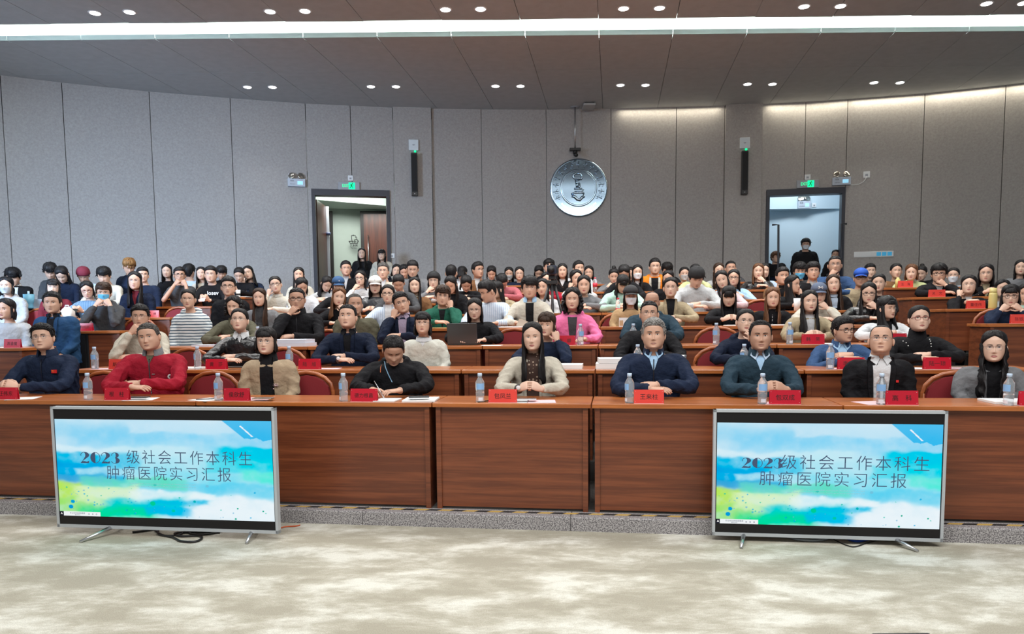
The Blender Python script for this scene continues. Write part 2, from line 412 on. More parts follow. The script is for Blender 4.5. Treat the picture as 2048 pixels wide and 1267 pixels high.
# ---- doorways and corridors
FRM = mat('door_frame_dark', (.020, .022, .035), .45)
def door_frame(n, p0, p1, ztop):
    e = bpy.data.objects.new(f'door_{n}', None); COL.objects.link(e); struct(e)
    slab(p0, p0 + 7, TOPZ, ztop, FRM, 'jamb', e, off=.03, th=.25, gap=0)
    slab(p1 - 7, p1, TOPZ, ztop, FRM, 'jamb', e, off=.03, th=.25, gap=0)
    slab(p0, p1, ztop - .11, ztop + .02, FRM, 'head_rail', e, off=.035, th=.25, gap=0)
    return e
dL = door_frame(1, *DL, zdoorL); dR = door_frame(2, *DR, zdoorR)
def along(px, off): return wall_xy(px, -off)
WALNUT = wood('walnut_door', (.030, .010, .006), (.075, .024, .012), .35, 'z')
PALE = mat('corridor_wall_pale_green', (.40, .46, .41), .7, noise=(3, .04)); PALEB = mat('corridor_wall_pale_blue', (.50, .62, .70), .7)
WHC = mat('corridor_ceiling_white', (.8, .82, .82), .7)
# hall leaf swung back into the left corridor
h = along(626, .25); q = along(640, 1.25)
def plank(a, b, z0, z1, th, m, name, parent):
    d = Vector((b.x - a.x, b.y - a.y, 0)).normalized(); n = Vector((-d.y, d.x, 0)) * th
    mb = MB(); mb.add([(*p.xy, z) for z in (z0, z1) for p in (a, b, b + n, a + n)], [(3, 2, 1, 0), (4, 5, 6, 7), (0, 1, 5, 4), (1, 2, 6, 5), (2, 3, 7, 6), (3, 0, 4, 7)])
    return mb.obj(name, m, parent, smooth=False)
leaf = plank(h, q, TOPZ + .01, zdoorL - .16, .05, WALNUT, 'door_leaf', dL)
plank(q + Vector((.0, -.02, 0)), q + Vector((.055, -.02, 0)), TOPZ + .01, zdoorL - .16, .03, mat('leaf_edge_aluminium', (.55, .60, .66), .4), 'leaf_edge', dL)
P = q + Vector((.03, -.05, 0)); MB().box((P.x, P.y, 3.45), (.12, .06, .06)).obj('door_closer', mat('closer_blue_grey', (.06, .08, .16), .4), dL)
def corridor(px0, px1, depth, zc, wm, nm):
    a, b = along(px0, .12), along(px1, .12); d = (b - a).normalized(); n = Vector((-d.y, d.x, 0))
    A, B = a + n * depth, b + n * depth
    e = bpy.data.objects.new(nm, None); COL.objects.link(e); struct(e)
    plank(A - d * 1.6, B + d * 1.6, TOPZ, zc + .6, .05, wm, 'wall', e)
    plank(a - d * .35, A - d * .35, TOPZ, zc + .6, .04, wm, 'side_wall', e); plank(B + d * .5, b + d * .5, TOPZ, zc + .6, .04, wm, 'side_wall', e)
    mb = MB(); q4 = [a - d * .4, b + d * .6, B + d * .6, A - d * .4]
    mb.add([(p.x, p.y, z) for z in (zc, zc + .03) for p in q4], [(3, 2, 1, 0), (4, 5, 6, 7), (0, 1, 5, 4), (1, 2, 6, 5), (2, 3, 7, 6), (3, 0, 4, 7)]); mb.obj('ceiling', WHC, e, smooth=False)
    return e, a, b, A, B, d, n
cL, a, b, A, B, d, n = corridor(*DL, 2.7, 4.55, PALE, 'wall_corridor_left')
c = (a + b + A + B) / 4; area('corridor_fill_left', (c.x, c.y - .4, 4.5), (c.x, c.y + .4, 2.6), 1.2, .5, 95, (.97, 1, .96))  # unseen area light added to brighten the left corridor
Yb = A.y
def on_back(px, py, Y): return hit_y(px, py, Y)
# soffit, far doorways
P0, P1 = on_back(640, 414, Yb - .4), on_back(790, 418, Yb - .4); zS = P1.z
pt = on_back(640, 402, Yb - .9)
mb = MB(); S0, S1, S2, S3 = on_back(632, 399, Yb - 1.0), on_back(792, 413, Yb - .6), on_back(792, 419, Yb - .02), on_back(632, 417, Yb - .02)
mb.add([tuple(S0), tuple(S1), tuple(S2), tuple(S3), (S0.x, S0.y, 4.55), (S1.x, S1.y, 4.55), (S2.x, S2.y, 4.55), (S3.x, S3.y, 4.55)],
       [(3, 2, 1, 0), (4, 5, 6, 7), (0, 1, 5, 4), (1, 2, 6, 5), (2, 3, 7, 6), (3, 0, 4, 7)]); mb.obj('soffit', PALE, cL, smooth=False)
Yf = Yb - .03
def bx(p0, p1, Y, th, m, nm, par):
    A_, B_ = hit_y(*p0, Y), hit_y(*p1, Y)
    return MB().span((A_.x, Y, min(A_.z, B_.z)), (B_.x, Y + th, max(A_.z, B_.z))).obj(nm, m, par, smooth=False)
DKF = mat('corridor_door_frame', (.012, .009, .008), .5)
zf = 1.43
def bxf(x0, x1, ytop, Y, th, m, nm, par):
    A_, B_ = hit_y(x0, ytop, Y), hit_y(x1, ytop, Y)
    return MB().span((A_.x, Y, zf), (B_.x, Y + th, A_.z)).obj(nm, m, par, smooth=False)
d3 = bpy.data.objects.new('door_3', None); COL.objects.link(d3); struct(d3)
bxf(720, 800, 422, Yf - .06, .05, DKF, 'door_frame', d3); bxf(727, 798, 428, Yf - .09, .02, wood('red_brown_door', (.055, .014, .007), (.12, .03, .014), .4, 'z'), 'door_leaf', d3)
Pt, Pb = hit_y(736, 470, Yf - .13), hit_y(738, 545, Yf - .13); MB().tube([Pt, Pb], .012, 8).obj('door_handle', METAL, d3)
d4 = bpy.data.objects.new('door_4', None); COL.objects.link(d4); struct(d4)
bxf(640, 664, 422, Yf - .06, .05, DKF, 'door_frame', d4); bxf(644, 658, 428, Yf - .09, .02, WALNUT, 'door_leaf', d4)
# right corridor
cR, a, b, A, B, d, n = corridor(*DR, 1.9, 4.9, PALEB, 'wall_corridor_right')
c = (a + b + A + B) / 4; area('corridor_fill_right', (c.x, c.y - .3, 4.85), (c.x, c.y + .5, 3.2), 1.2, .5, 48, (.86, .94, 1))  # added fill with no fitting, lifts the pale blue corridor
YbR = min(A.y, B.y)
PA = hit_y(1560, 419, YbR - .03)
MB().span((A.x - .3, YbR - .12, PA.z), (B.x + .6, YbR + .4, 4.9)).obj('bulkhead', PALEB, cR, smooth=False)
HM = mat('door_pull_black', (.015, .018, .03), .35)
for (px, s, py0) in ((1557, -1, 449), (1683, 1, 447)):
    T_, K_ = hit_y(px, py0, 15.6), hit_y(px, 545, 15.6); wx = .12 * s
    MB().tube([(T_.x + wx, T_.y + .04, T_.z), (T_.x, T_.y, T_.z), (K_.x, K_.y, 2.0), (K_.x + wx, K_.y + .04, 2.0)], .022, 8, flat=1).obj('door_pull', HM, dR)

# ---- wall devices
def wall_thing(name, label, cat, px, py, off=.0):
    q, z = wall_hit(px, py); p = wall_xy(q, off); return empty(name, label, cat, (p.x, p.y, z), wall_rz(q))
def px2m(px): return wall_xy(px).y / FPX
GREEN = mat('exit_green', (0, .6, .25), emit=(.0, 1.0, .33), es=1.4); GREY = mat('device_grey', (.30, .32, .36), .4)
def text(s, size, m, parent, loc, rot=(rad(90), 0, 0), ext=.0008, name='lettering', align='CENTER', off=0.0, sx=1.0):
    cu = bpy.data.curves.new(name, 'FONT'); cu.body = s; cu.size = size; cu.extrude = ext; cu.align_x = align; cu.align_y = 'CENTER'; cu.offset = off
    cu.resolution_u = 2; cu.materials.append(m); o = bpy.data.objects.new(name, cu); COL.objects.link(o); o.parent = parent; o.location = loc; o.rotation_euler = rot; o.scale = (sx, 1, 1); return o
def exit_sign(px, py, lab):
    e = wall_thing('exit_sign', lab, 'exit sign', px, py); k = px2m(px)
    w, hh = 41 * k, 15 * k
    bev(MB().span((-w / 2, -.035, -hh / 2), (w / 2, 0, hh / 2)).obj('housing', GREY, e, smooth=False), .006)
    x0 = -w / 2 + 20 * k
    MB().span((x0, -.040, -hh * .42), (x0 + 12 * k, -.034, hh * .42)).obj('lit_panel', GREEN, e, smooth=False)
    dk = mat('exit_dark', (.0, .05, .03), .5)
    m = MB(); cx, r = x0 + 6 * k, 1.0 * k      # running figure
    m.tube([(cx, -.0415, 2.9 * k), (cx - 1 * k, -.0415, -.2 * k)], 1.0 * k, 6); m.ell((cx + 1.2 * k, -.0415, 4.4 * k), (1.1 * k, .001, 1.1 * k), 8, 4)
    m.tube([(cx - 1 * k, -.0415, -.2 * k), (cx + 1.6 * k, -.0415, -2 * k), (cx + 1 * k, -.0415, -5 * k)], .7 * k, 5)
    m.tube([(cx - 1 * k, -.0415, -.2 * k), (cx - 2.2 * k, -.0415, -2.8 * k), (cx - 4.5 * k, -.0415, -4.2 * k)], .7 * k, 5)
    m.tube([(cx - 3.6 * k, -.0415, .4 * k), (cx - 2.6 * k, -.0415, 2.6 * k), (cx + 3.4 * k, -.0415, 1.2 * k)], .55 * k, 5)
    m.xf(Matrix.Identity(4)); m.obj('running_figure', dk, e)
    text('EXIT', 8.5 * k, GREEN, e, (x0 - 6.2 * k, -.036, 0), sx=.72)
    return e
exit_sign(698, 372, 'green lit exit sign above the left doorway'); exit_sign(1615, 368, 'green lit exit sign above the right doorway')
def em_light(px, py, lab, wide=34, Y=None, par=None, lamps=((-13, -14), (4, -14))):
    if Y is None: e = wall_thing('emergency_light', lab, 'emergency light', px, py); k = px2m(px)
    else:
        P = hit_y(px, py, Y); e = empty('emergency_light', lab, 'emergency light', tuple(P)); k = Y / FPX
    w, hh = wide * k, 15 * k
    bev(MB().span((-w / 2, -.07, -hh / 2), (w / 2, 0, hh / 2)).obj('housing', mat('emergency_grey', (.42, .47, .55), .35), e, smooth=False), .008)
    MB().span((w * .05, -.073, -hh * .25), (w * .36, -.069, hh * .2)).obj('status_window', mat('cyan_window', (.3, .6, .8), emit=(.35, .75, 1), es=.6), e, smooth=False)
    text('应急', 3.4 * k, BLACKM, e, (-w * .25, -.0715, hh * .22)); text('EMERGENCY', 1.8 * k, BLACKM, e, (-w * .22, -.0715, -hh * .2))
    for s in (-1, 1):
        l = MB().lathe([(.001, -.03), (6 * k, -.028), (6.6 * k, -.0), (5.5 * k, .008), (.001, .002)], 18)
        l.xf(Matrix.Translation((s * w * .27, -.05, hh / 2 + 6 * k)) @ Matrix.Rotation(rad(70), 4, 'X') @ Matrix.Rotation(rad(18 * s), 4, 'Y'))
        lo = l.obj('lamp_head', mat('lamp_chrome', (.62, .58, .52), .18, 1), e)
        MB().tube([(s * w * .27, -.04, hh / 2 - .005), (s * w * .27, -.04, hh / 2 + 3 * k)], .012, 8).obj('bracket', GREY, e)
    return e
em_light(593, 366, 'twin-lamp emergency light left of the left doorway', 33); em_light(1682, 363, 'twin-lamp emergency light above the right end of the right doorway', 34)
em_light(1607, 410, 'twin-lamp emergency light on the pale wall inside the right corridor', 24, YbR - .125)
def plate(px, py, wpx, hpx, lab, cat='socket', nm='wall_socket', Y=None):
    if Y is None: e = wall_thing(nm, lab, cat, px, py); k = px2m(px)
    else: e = empty(nm, lab, cat, tuple(hit_y(px, py, Y))); k = Y / FPX
    bev(MB().span((-wpx * k / 2, -.012, -hpx * k / 2), (wpx * k / 2, 0, hpx * k / 2)).obj('face_plate', WHITEM, e, smooth=False), .003)
    MB().span((-wpx * k * .2, -.014, -hpx * k * .25), (wpx * k * .2, -.011, hpx * k * .1)).obj('rocker' if 'switch' in nm else 'pin_plate', GREY, e, smooth=False)
    return e
plate(701, 356, 10, 10, 'small white socket above the exit sign of the left doorway'); plate(1615, 354, 11, 10, 'small white socket above the exit sign of the right doorway')
plate(583, 353, 12, 11, 'white socket behind the emergency light left of the left doorway')
e = plate(1733, 349, 12, 12, 'white socket with a cable on the wall right of the right doorway')
q, z0 = wall_hit(1733, 353); pts = []
for (x, y) in [(1733, 352), (1731, 358), (1726, 364), (1716, 369), (1703, 370), (1699, 368)]:
    qq, z = wall_hit(x, y); p = wall_xy(qq, .02); pts.append((p.x, p.y, z))
tag(MB().tube(pts, .006, 6).obj('cable', WHITEM), 'thin white cable from the socket to the emergency light right of the right doorway', 'cable')
plate(784, 511, 10, 9, 'small white light switch beside the left doorway', 'switch', 'light_switch')
plate(1628, 410, 8, 8, 'small white socket on the pale wall inside the right corridor', Y=YbR - .125)
# switch bank
e = wall_thing('switch_panel', 'long white bank of light switches right of the right doorway', 'switch', 1747, 508); k = px2m(1747)
bev(MB().span((-36 * k, -.015, -5.5 * k), (36 * k, 0, 5.5 * k)).obj('face_plate', WHITEM, e, smooth=False), .003)
for j in range(7):
    MB().span(((-34 + j * 9.8) * k, -.019, -3.6 * k), ((-26 + j * 9.8) * k, -.014, 3.6 * k)).obj('rocker', WHITEM if j < 4 else mat('blue_screen', (.02, .2, .35), emit=(.05, .35, .6), es=.5), e, smooth=False)
# column speakers and access points on the two pilasters
for (px, yt, yb, ap, lab) in ((828, 309, 394, 827, 'left'), (1487, 305, 391, 1488, 'right')):
    q, zt = wall_hit(px, yt); _, zb = wall_hit(px, yb); p = wall_xy(q, .16); k = px2m(px); L_ = zt - zb
    e = empty('column_speaker', f'black column speaker on the {lab} pilaster', 'speaker', (p.x, p.y, zb), wall_rz(q))
    bev(MB().span((-6 * k, -.05, 0), (6 * k, .05, L_)).obj('cabinet', BLACKM, e, smooth=False), .008)
    MB().span((-5 * k, -.054, .08), (5 * k, -.05, L_ - .03)).obj('grille', mat('speaker_grille', (.006, .006, .007), .7, bump=(400, .5)), e, smooth=False)
    MB().ell((0, -.055, .04), (.012, .003, .012), 8, 4).obj('badge', METAL, e)
    for zz in (.12, L_ - .05): MB().tube([(0, .05, zz), (.06, .09, zz)], .018, 8).obj('bracket', BLACKM, e)
    q, zt = wall_hit(ap, 277 if lab == 'right' else 281); _, zb = wall_hit(ap, 299 if lab == 'right' else 303); p = wall_xy(q, .075)
    e = empty('access_point', f'square white wireless access point above the speaker on the {lab} pilaster', 'access point', (p.x, p.y, (zt + zb) / 2), wall_rz(q))
    hh = (zt - zb) / 2; bev(MB().span((-9.5 * k, -.04, -hh), (9.5 * k, 0, hh)).obj('case', mat('access_point_white', (.62, .68, .72), .4), e, smooth=False), .012)
    MB().ell((0, -.041, 0), (.03, .001, .012), 10, 4).obj('logo_mark', GREY, e)
    MB().span((.01, -.035, -hh - .035), (.05, -.01, -hh)).obj('status_light', GREEN, e, smooth=False)
# emblem
CHR = mat('emblem_mirror', (.13, .18, .23), .12, 1.0); CHR2 = mat('emblem_polished', (.42, .56, .70), .18, 1.0)
e = wall_thing('round_emblem', 'large round mirror-finish university emblem on the back wall', 'emblem', 1157, 376); k = px2m(1157); R = 56 * k
def ycyl(r0, r1, y0, y1, n=64):
    mb = MB(); prof = [(r0, y0), (r1, y0), (r1, y1), (r0, y1)]
    rr = [[(r * math.cos(2 * math.pi * j / n), y, r * math.sin(2 * math.pi * j / n)) for j in range(n)] for r, y in prof]
    mb.rings(rr + [rr[0]], False); return mb
ycyl(.001, R * .985, -.03, 0).obj('disc', CHR, e, smooth=False)
ycyl(R * .955, R, -.05, -.0).obj('outer_ring', CHR2, e); ycyl(R * .615, R * .65, -.042, -.03).obj('inner_ring', CHR2, e); ycyl(R * .575, R * .59, -.042, -.03).obj('inner_ring', CHR2, e)
fig = MB()
def pl(pts, r): fig.tube([(x * R, -.04, z * R) for x, z in pts], r * R, 8)
pl([(-.08, .50), (-.16, .46), (-.20, .40), (-.16, .33), (.02, .33), (.06, .28)], .035); pl([(-.1, .49), (.06, .49), (.12, .42), (.12, .33), (.06, .27)], .03)
pl([(.03, .27), (-.12, .25), (-.1, .18), (.03, .16)], .03); pl([(-.05, .16), (-.05, .02)], .05); pl([(.03, .16), (.05, .05), (.0, .0)], .03)
pl([(-.16, -.03), (.12, -.03)], .03); pl([(-.14, -.13), (.13, -.13), (.16, -.05)], .03); pl([(-.26, -.22), (-.14, -.17), (.10, -.17), (.2, -.2)], .035)
pl([(-.24, -.27), (-.14, -.30), (-.04, -.40), (.04, -.42), (.12, -.33), (.2, -.28)], .05)
fig.obj('central_figure', CHR2, e)
for s, r0, a0, a1, sz, flip in (('INNER MONGOLIA UNIVERSITY', .80, 222, 318, .10, 1),):
    n = len(s)
    for i, ch in enumerate(s):
        if ch == ' ': continue
        an = rad(a0 + (a1 - a0) * i / (n - 1))
        text(ch, sz * R, CHR2, e, (r0 * R * math.cos(an), -.034, r0 * R * math.sin(an)), (rad(90), -(an + math.pi / 2) , 0), .003)
rnd = random.Random(3)
for i in range(15):     # vertical-script characters around the upper band
    an = rad(205 - i * 230 / 14); mb = MB(); cx, cz = .80 * R * math.cos(an), .80 * R * math.sin(an); ux, uz = math.cos(an), math.sin(an); tx, tz = -uz, ux
    f = lambda a, b: (cx + (ux * a + tx * b) * R, -.036, cz + (uz * a + tz * b) * R)
    mb.tube([f(.10, 0), f(-.10, 0)], .012 * R, 6)
    for _ in range(3):
        a = rnd.uniform(-.08, .08); s = rnd.choice((-1, 1)); mb.tube([f(a, 0), f(a + .02, s * .05), f(a - .03, s * .07)], .010 * R, 5)
    mb.obj('script_character', CHR2, e)
# drop pole with small camera, ceiling unit
P = hit_z(1150, 213.5, CZ); Pb = hit_y(1151, 296, P.y)
e = empty('ceiling_camera', 'small black camera on a thin drop pole from the ceiling above the emblem', 'camera', (P.x, P.y, Pb.z - .12)); H0 = CZ - (Pb.z - .12)
MB().tube([(0, 0, .1), (0, 0, H0)], .013, 10).obj('pole', METAL, e); MB().lathe([(.001, H0 - .01), (.1, H0 - .01), (.1, H0), (.001, H0)], 20).obj('ceiling_plate', GREY, e)
bev(MB().span((-.12, -.05, .06), (.12, .05, .12)).obj('yoke', BLACKM, e, smooth=False), .01)
MB().tube([(0, 0, .07), (0, 0, 0)], .05, 12).tube([(0, -.02, -.02), (.02, -.10, -.05)], [.045, .04], 12).obj('camera_body', BLACKM, e)
P = hit_z(1177, 210, CZ); e = empty('ceiling_projector', 'flat dark-edged ceiling unit beside the drop pole', 'ceiling unit', (P.x, P.y - .05, CZ))
bev(MB().span((-.13, -.2, -.07), (.13, .2, -.02)).obj('case', mat('unit_grey', (.4, .4, .4), .5), e, smooth=False), .015); MB().span((-.1, -.17, -.022), (.1, .17, 0)).obj('base', BLACKM, e, smooth=False)
# tea-room pictogram inside the left corridor
Ys = Yf - .012; Pc = hit_y(707, 480, Ys); k = Ys / FPX
e = empty('tea_room_sign', 'black tea room pictogram on the pale corridor wall', 'sign', (Pc.x, Ys + .01, Pc.z)); sg = MB()
def st(pts, r=.7): sg.tube([(x * k, 0, z * k) for x, z in pts], r * k, 6)
st([(-4, 9), (-3, -3), (5, -3)]); st([(-4, 9), (4, 9), (4, 4)]); st([(-1, 9), (-1, 10), (1, 10), (1, 9)]); st([(5, 7), (6.5, 5), (6, 1)]); st([(2, 1), (2, -6), (8, -6), (8, 1), (2, 1)]); st([(8, 0), (10, -2), (8, -4)])
st([(-9, -2), (-2, -2), (-3, -6), (-7, -6), (-9, -2)]); st([(-7, -6), (8, -6)])
sg.obj('pictogram', BLACKM, e); text('茶水间', 5.2 * k, BLACKM, e, (0, 0, -10.5 * k), off=.002); text('Tea room', 3.0 * k, BLACKM, e, (0, 0, -15 * k), off=.001)
# ================================================================== DESKS AND CHAIRS
def desk(u0, u1, i, label, full=False, block='desks of the hall'):
    v, z, w = row_v(i), row_z(i), u1 - u0
    e = empty('desk', label, 'desk', RW((u0 + u1) / 2, v, z), -TH, block); h = w / 2 - .004
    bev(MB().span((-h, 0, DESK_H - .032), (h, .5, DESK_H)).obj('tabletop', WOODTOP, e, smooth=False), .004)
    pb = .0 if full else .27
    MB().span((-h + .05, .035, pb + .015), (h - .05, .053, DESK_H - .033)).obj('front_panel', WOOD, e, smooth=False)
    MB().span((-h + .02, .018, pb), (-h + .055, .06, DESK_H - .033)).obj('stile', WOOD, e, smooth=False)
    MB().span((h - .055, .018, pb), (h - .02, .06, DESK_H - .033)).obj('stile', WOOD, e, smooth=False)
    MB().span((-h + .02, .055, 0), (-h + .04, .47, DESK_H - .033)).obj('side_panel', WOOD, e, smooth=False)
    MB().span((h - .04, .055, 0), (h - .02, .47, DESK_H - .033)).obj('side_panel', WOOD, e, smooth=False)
    return e
cols = [(-5.0, -3.12), (-3.12, -1.30), (-1.30, -.16), (-.16, 1.51), (1.51, 3.05)]
cn = ['left end', 'second from the left', 'middle narrow', 'second from the right', 'right end']
rn = ['front', 'second', 'third', 'fourth', 'fifth', 'sixth', 'seventh', 'rearmost']
for i in range(1, 9):
    cc = list(cols)
    if i == 2: cc[-1] = (1.51, 3.30)
    if i == 1: cc[-1] = (1.51, 3.4); cc[0] = (-5.3, -3.12)
    for (a, b), n_ in zip(cc, cn):
        desk(a, b, i, f'reddish brown desk unit, {n_} of the {rn[i-1]} row' + (' with full front panel' if i == 1 else ''), i == 1)
EL = -5.95; ER = 3.83
for i in range(3, 8):
    if i != 3: desk(ER, ER + 1.1, i, f'reddish brown desk beyond the right aisle, {rn[i-1]} row'); 
    if i in (4, 5): desk(ER + 1.1, ER + 2.2, i, f'reddish brown desk farthest right in the {rn[i-1]} row')
    if i == 3: desk(EL - 1.9, EL - .42, 3, 'reddish brown desk beyond the left aisle, third row, nearest the stage')
    elif i == 4: desk(EL - .66, EL, 4, 'narrow reddish brown desk beyond the left aisle, fourth row, under the red plate'); 
    else: desk(EL - 1.5, EL, i, f'reddish brown desk beyond the left aisle, {rn[i-1]} row')
# black cabinet standing open in the left block
P = hit_v(100, 640, row_v(4) + .05); u, v = UV(P); 
e = empty('low_cabinet', 'low black cabinet behind the man in the blue suit', 'cabinet', RW(u, row_v(4), row_z(4)), -TH)
bev(MB().span((-.60, .02, 0), (.52, .42, .76)).obj('carcass', BLACKM, e, smooth=False), .006); MB().span((-.56, .005, .04), (-.03, .02, .72)).obj('door', BLACKM, e, smooth=False); MB().span((-.01, .005, .04), (.49, .02, .72)).obj('door', BLACKM, e, smooth=False)

ch0 = None
def chair(u, v, z, label, rz=-TH):
    global ch0
    if ch0 is None:
        e = empty('chair', label, 'chair', RW(u, v, z), rz, 'red upholstered hall chairs')
        bev(MB().span((-.22, -.22, .40), (.22, .2, .46)).obj('seat', RED_CH, e, smooth=False), .02, 3)
        n = 20; R_ = []
        def arch(w, zt, y, zb=.50):
            pts = [(-w, zb), (-w, zt - .16)]
            for j in range(9): a = math.pi * (1 - j / 8); pts.append((w * math.cos(a), zt - .16 + .16 * math.sin(a)))
            pts += [(w, zb)]; return pts
        mb = MB(); mb.prism(arch(.215, .90, 0), .185, .225); mb.obj('backrest', RED_CH, e, smooth=False, fix=True)
        pts = [(x, .215, zz) for x, zz in arch(.235, .925, 0, .02)]
        MB().tube(pts, [.017] * len(pts), 8).obj('back_frame', WOODRIM, e)
        for s in (-1, 1): MB().tube([(s * .2, -.19, 0), (s * .2, -.19, .42)], .018, 8).obj('leg', WOODRIM, e)
        ch0 = e; return e
    e = copy_tree(ch0); e.location = RW(u, v, z); e.rotation_euler = (0, 0, rz); e['label'] = label; return e
chairs_px = [(172, 1, 'beside the man in the navy jacket at the left'), (398, 1, 'right of the man in the red fleece'), (590, 1, 'behind the woman in the tan blazer'),
             (1940, 1, 'behind the woman in the grey blazer'), (355, 2, 'behind the man in the cream jacket'), (1447, 2, 'behind the bespectacled woman resting her chin'), (548, 2, 'second row, behind the front black bob'),
             (1024, 3, 'between the laptop user and the pink jacket'), (418, 3, 'beside the striped hoodie'), (645, 3, 'right of the man covering his mouth'), (1440, 3, 'empty, before the black tee with a fringe'),
             (1783, 3, 'behind the black knit top with pearls'), (262, 4, 'beside the blue-masked student'), (1238, 4, 'before the girl in cap and white mask'),
             (345, 5, 'empty, right of the plate beyond the left aisle'), (1527, 5, 'empty, behind the brown-haired person, fourth row'), (62, 5, 'behind the black cabinet at the left'), (65, 3.4, 'left of the man in the blue suit'),
             (1900, 6, 'behind the black coat beyond the right aisle'), (536, 6, 'empty, left of the cream jacket boy'), (1042, 6, 'empty, right of the bowed pink sweater'), (2008, 4, 'behind the navy hooded girl at the far right')]
for px, i, lab in chairs_px:
    fi = int(i); v = row_v(fi) + .72 + (.3 if i != fi else 0); u, _ = UV(hit_v(px, 700, v)); chair(u, v, row_z(fi), 'red chair with curved wooden rim, ' + lab)

# ================================================================== TELEVISIONS
def tv_image():
    nx, ny = 420, 232; rng = np.random.RandomState(5)
    X, Y = np.meshgrid(np.linspace(0, 1, nx), np.linspace(1, 0, ny))
    def noise(f, seed):
        r = np.random.RandomState(seed); out = np.zeros_like(X); amp = 1
        for o in range(4):
            gx, gy = int(f * 1.8 * 2 ** o) + 2, int(f * 2 ** o) + 2; g_ = r.rand(gy, gx); xs, ys = X * (gx - 1.001), Y * (gy - 1.001)
            i, j = xs.astype(int), ys.astype(int); a, b = xs - i, ys - j; a = a * a * (3 - 2 * a); b = b * b * (3 - 2 * b)
            out += amp * (g_[j, i] * (1 - a) * (1 - b) + g_[j, i + 1] * a * (1 - b) + g_[j + 1, i] * (1 - a) * b + g_[j + 1, i + 1] * a * b - .5); amp *= .5
        return out
    n1, n2, n3 = noise(5, 1), noise(4, 2), noise(12, 3)
    img = np.ones((ny, nx, 3)) * np.array([214, 238, 250.])
    S = 1 - Y        # 0 top .. 1 bottom
    def band(yc, hw, x0, x1, col, al=.8, sl=0.0, sharp=150, ns=.05):
        c = yc + sl * (X - .5) + ns * n1; d = hw - abs(S - c) ; e = np.minimum(X - x0 - .05 * n2, x1 - X + .05 * n2)
        m = 1 / (1 + np.exp(-np.clip(np.minimum(d, e) * sharp, -30, 30))); m = (m * al * (.92 + .45 * n3))[..., None]; np.clip(m, 0, 1, out=m)
        img[:] = img * (1 - m) + np.array(col) * m
    band(.12, .08, -.2, .45, (150, 215, 245), .7, sharp=25); band(.19, .10, .08, 1.2, (140, 215, 250), .75, .02, 30); band(.07, .06, .35, .85, (205, 235, 250), .9)
    band(.33, .05, -.2, .62, (225, 245, 252), .8)
    band(.42, .075, -.2, .40, (70, 190, 235), .85); band(.48, .04, -.2, .22, (40, 160, 230), .7); band(.56, .06, -.2, .34, (30, 165, 230), .9, -.02); band(.53, .035, .10, .5, (190, 235, 250), .9)
    band(.62, .05, -.2, .30, (110, 175, 220), .75); band(.34, .07, .74, 1.2, (30, 200, 235), .9); band(.45, .06, .70, 1.2, (60, 215, 235), .85); band(.47, .16, .36, .8, (165, 232, 246), .6, sharp=20)
    band(.60, .10, .45, 1.2, (130, 225, 245), .75, .03, 30); band(.55, .05, .86, 1.2, (110, 240, 220), .8); band(.70, .07, .4, 1.2, (120, 215, 245), .8)
    band(.66, .06, .12, .62, (120, 225, 200), .85, .06); band(.76, .12, -.2, .12, (190, 235, 120), .9); band(.92, .12, -.2, .22, (160, 230, 130), .8); band(.79, .10, .08, .40, (222, 245, 200), .9, .05)
    band(.79, .055, .36, .72, (238, 250, 252), .9); band(.89, .085, .22, .60, (60, 205, 225), .95, -.10, 90); band(.95, .07, .12, .46, (50, 225, 150), .8, -.06, 70); band(.93, .05, .42, .64, (60, 190, 240), .8)
    band(.86, .10, .66, 1.2, (240, 250, 255), .97, 0, 70); band(.96, .07, .64, 1.2, (240, 250, 255), .97, 0, 70); band(.84, .022, .44, .70, (70, 195, 235), .8, -.02)
    # corner strokes
    m = ((S < .20 + .1 * n1) & (X > .78 + S * .55)) | ((S < .16) & (X > .80 + S * .45)); img[m] = img[m] * .25 + np.array([80, 185, 240]) * .75
    m = ((X - .865 - (S - .06) * .5).__abs__() < .004) & (S > .05) & (S < .16); img[m] = (250, 252, 255)
    for k in range(64):
        x, y, r = rng.rand(), .70 + .28 * rng.rand(), .0015 + .004 * rng.rand()
        if k < 26: x = .35 * rng.rand()
        c = [(70, 175, 225), (60, 190, 170), (120, 180, 215)][k % 3]
        m = ((X - x) * 1.78) ** 2 + (S - y) ** 2 < (r * 1.6) ** 2; img[m] = img[m] * .3 + np.array(c) * .7
    for x, y, r, c in ((.445, .85, .022, (30, 205, 150)), (.54, .92, .015, (30, 200, 170)), (.065, .85, .018, (50, 165, 220)), (.055, .905, .020, (40, 155, 220)), (.64, .82, .012, (60, 180, 190)),
                       (.835, .88, .008, (20, 170, 140)), (.95, .90, .008, (20, 170, 140)), (.825, .985, .008, (20, 170, 140)), (.46, .66, .012, (90, 200, 190)), (.70, .66, .014, (130, 200, 225))):
        m = ((X - x) * 1.78) ** 2 + (S - y) ** 2 < r ** 2; img[m] = c
    m = (S > .955) & (X < .195); img[m] = (244, 248, 250); m = (S > .955) & (X < .018); img[m] = (25, 25, 35)
    return np.clip(img / 255, 0, 1), nx, ny
IMG, NX, NY = tv_image()
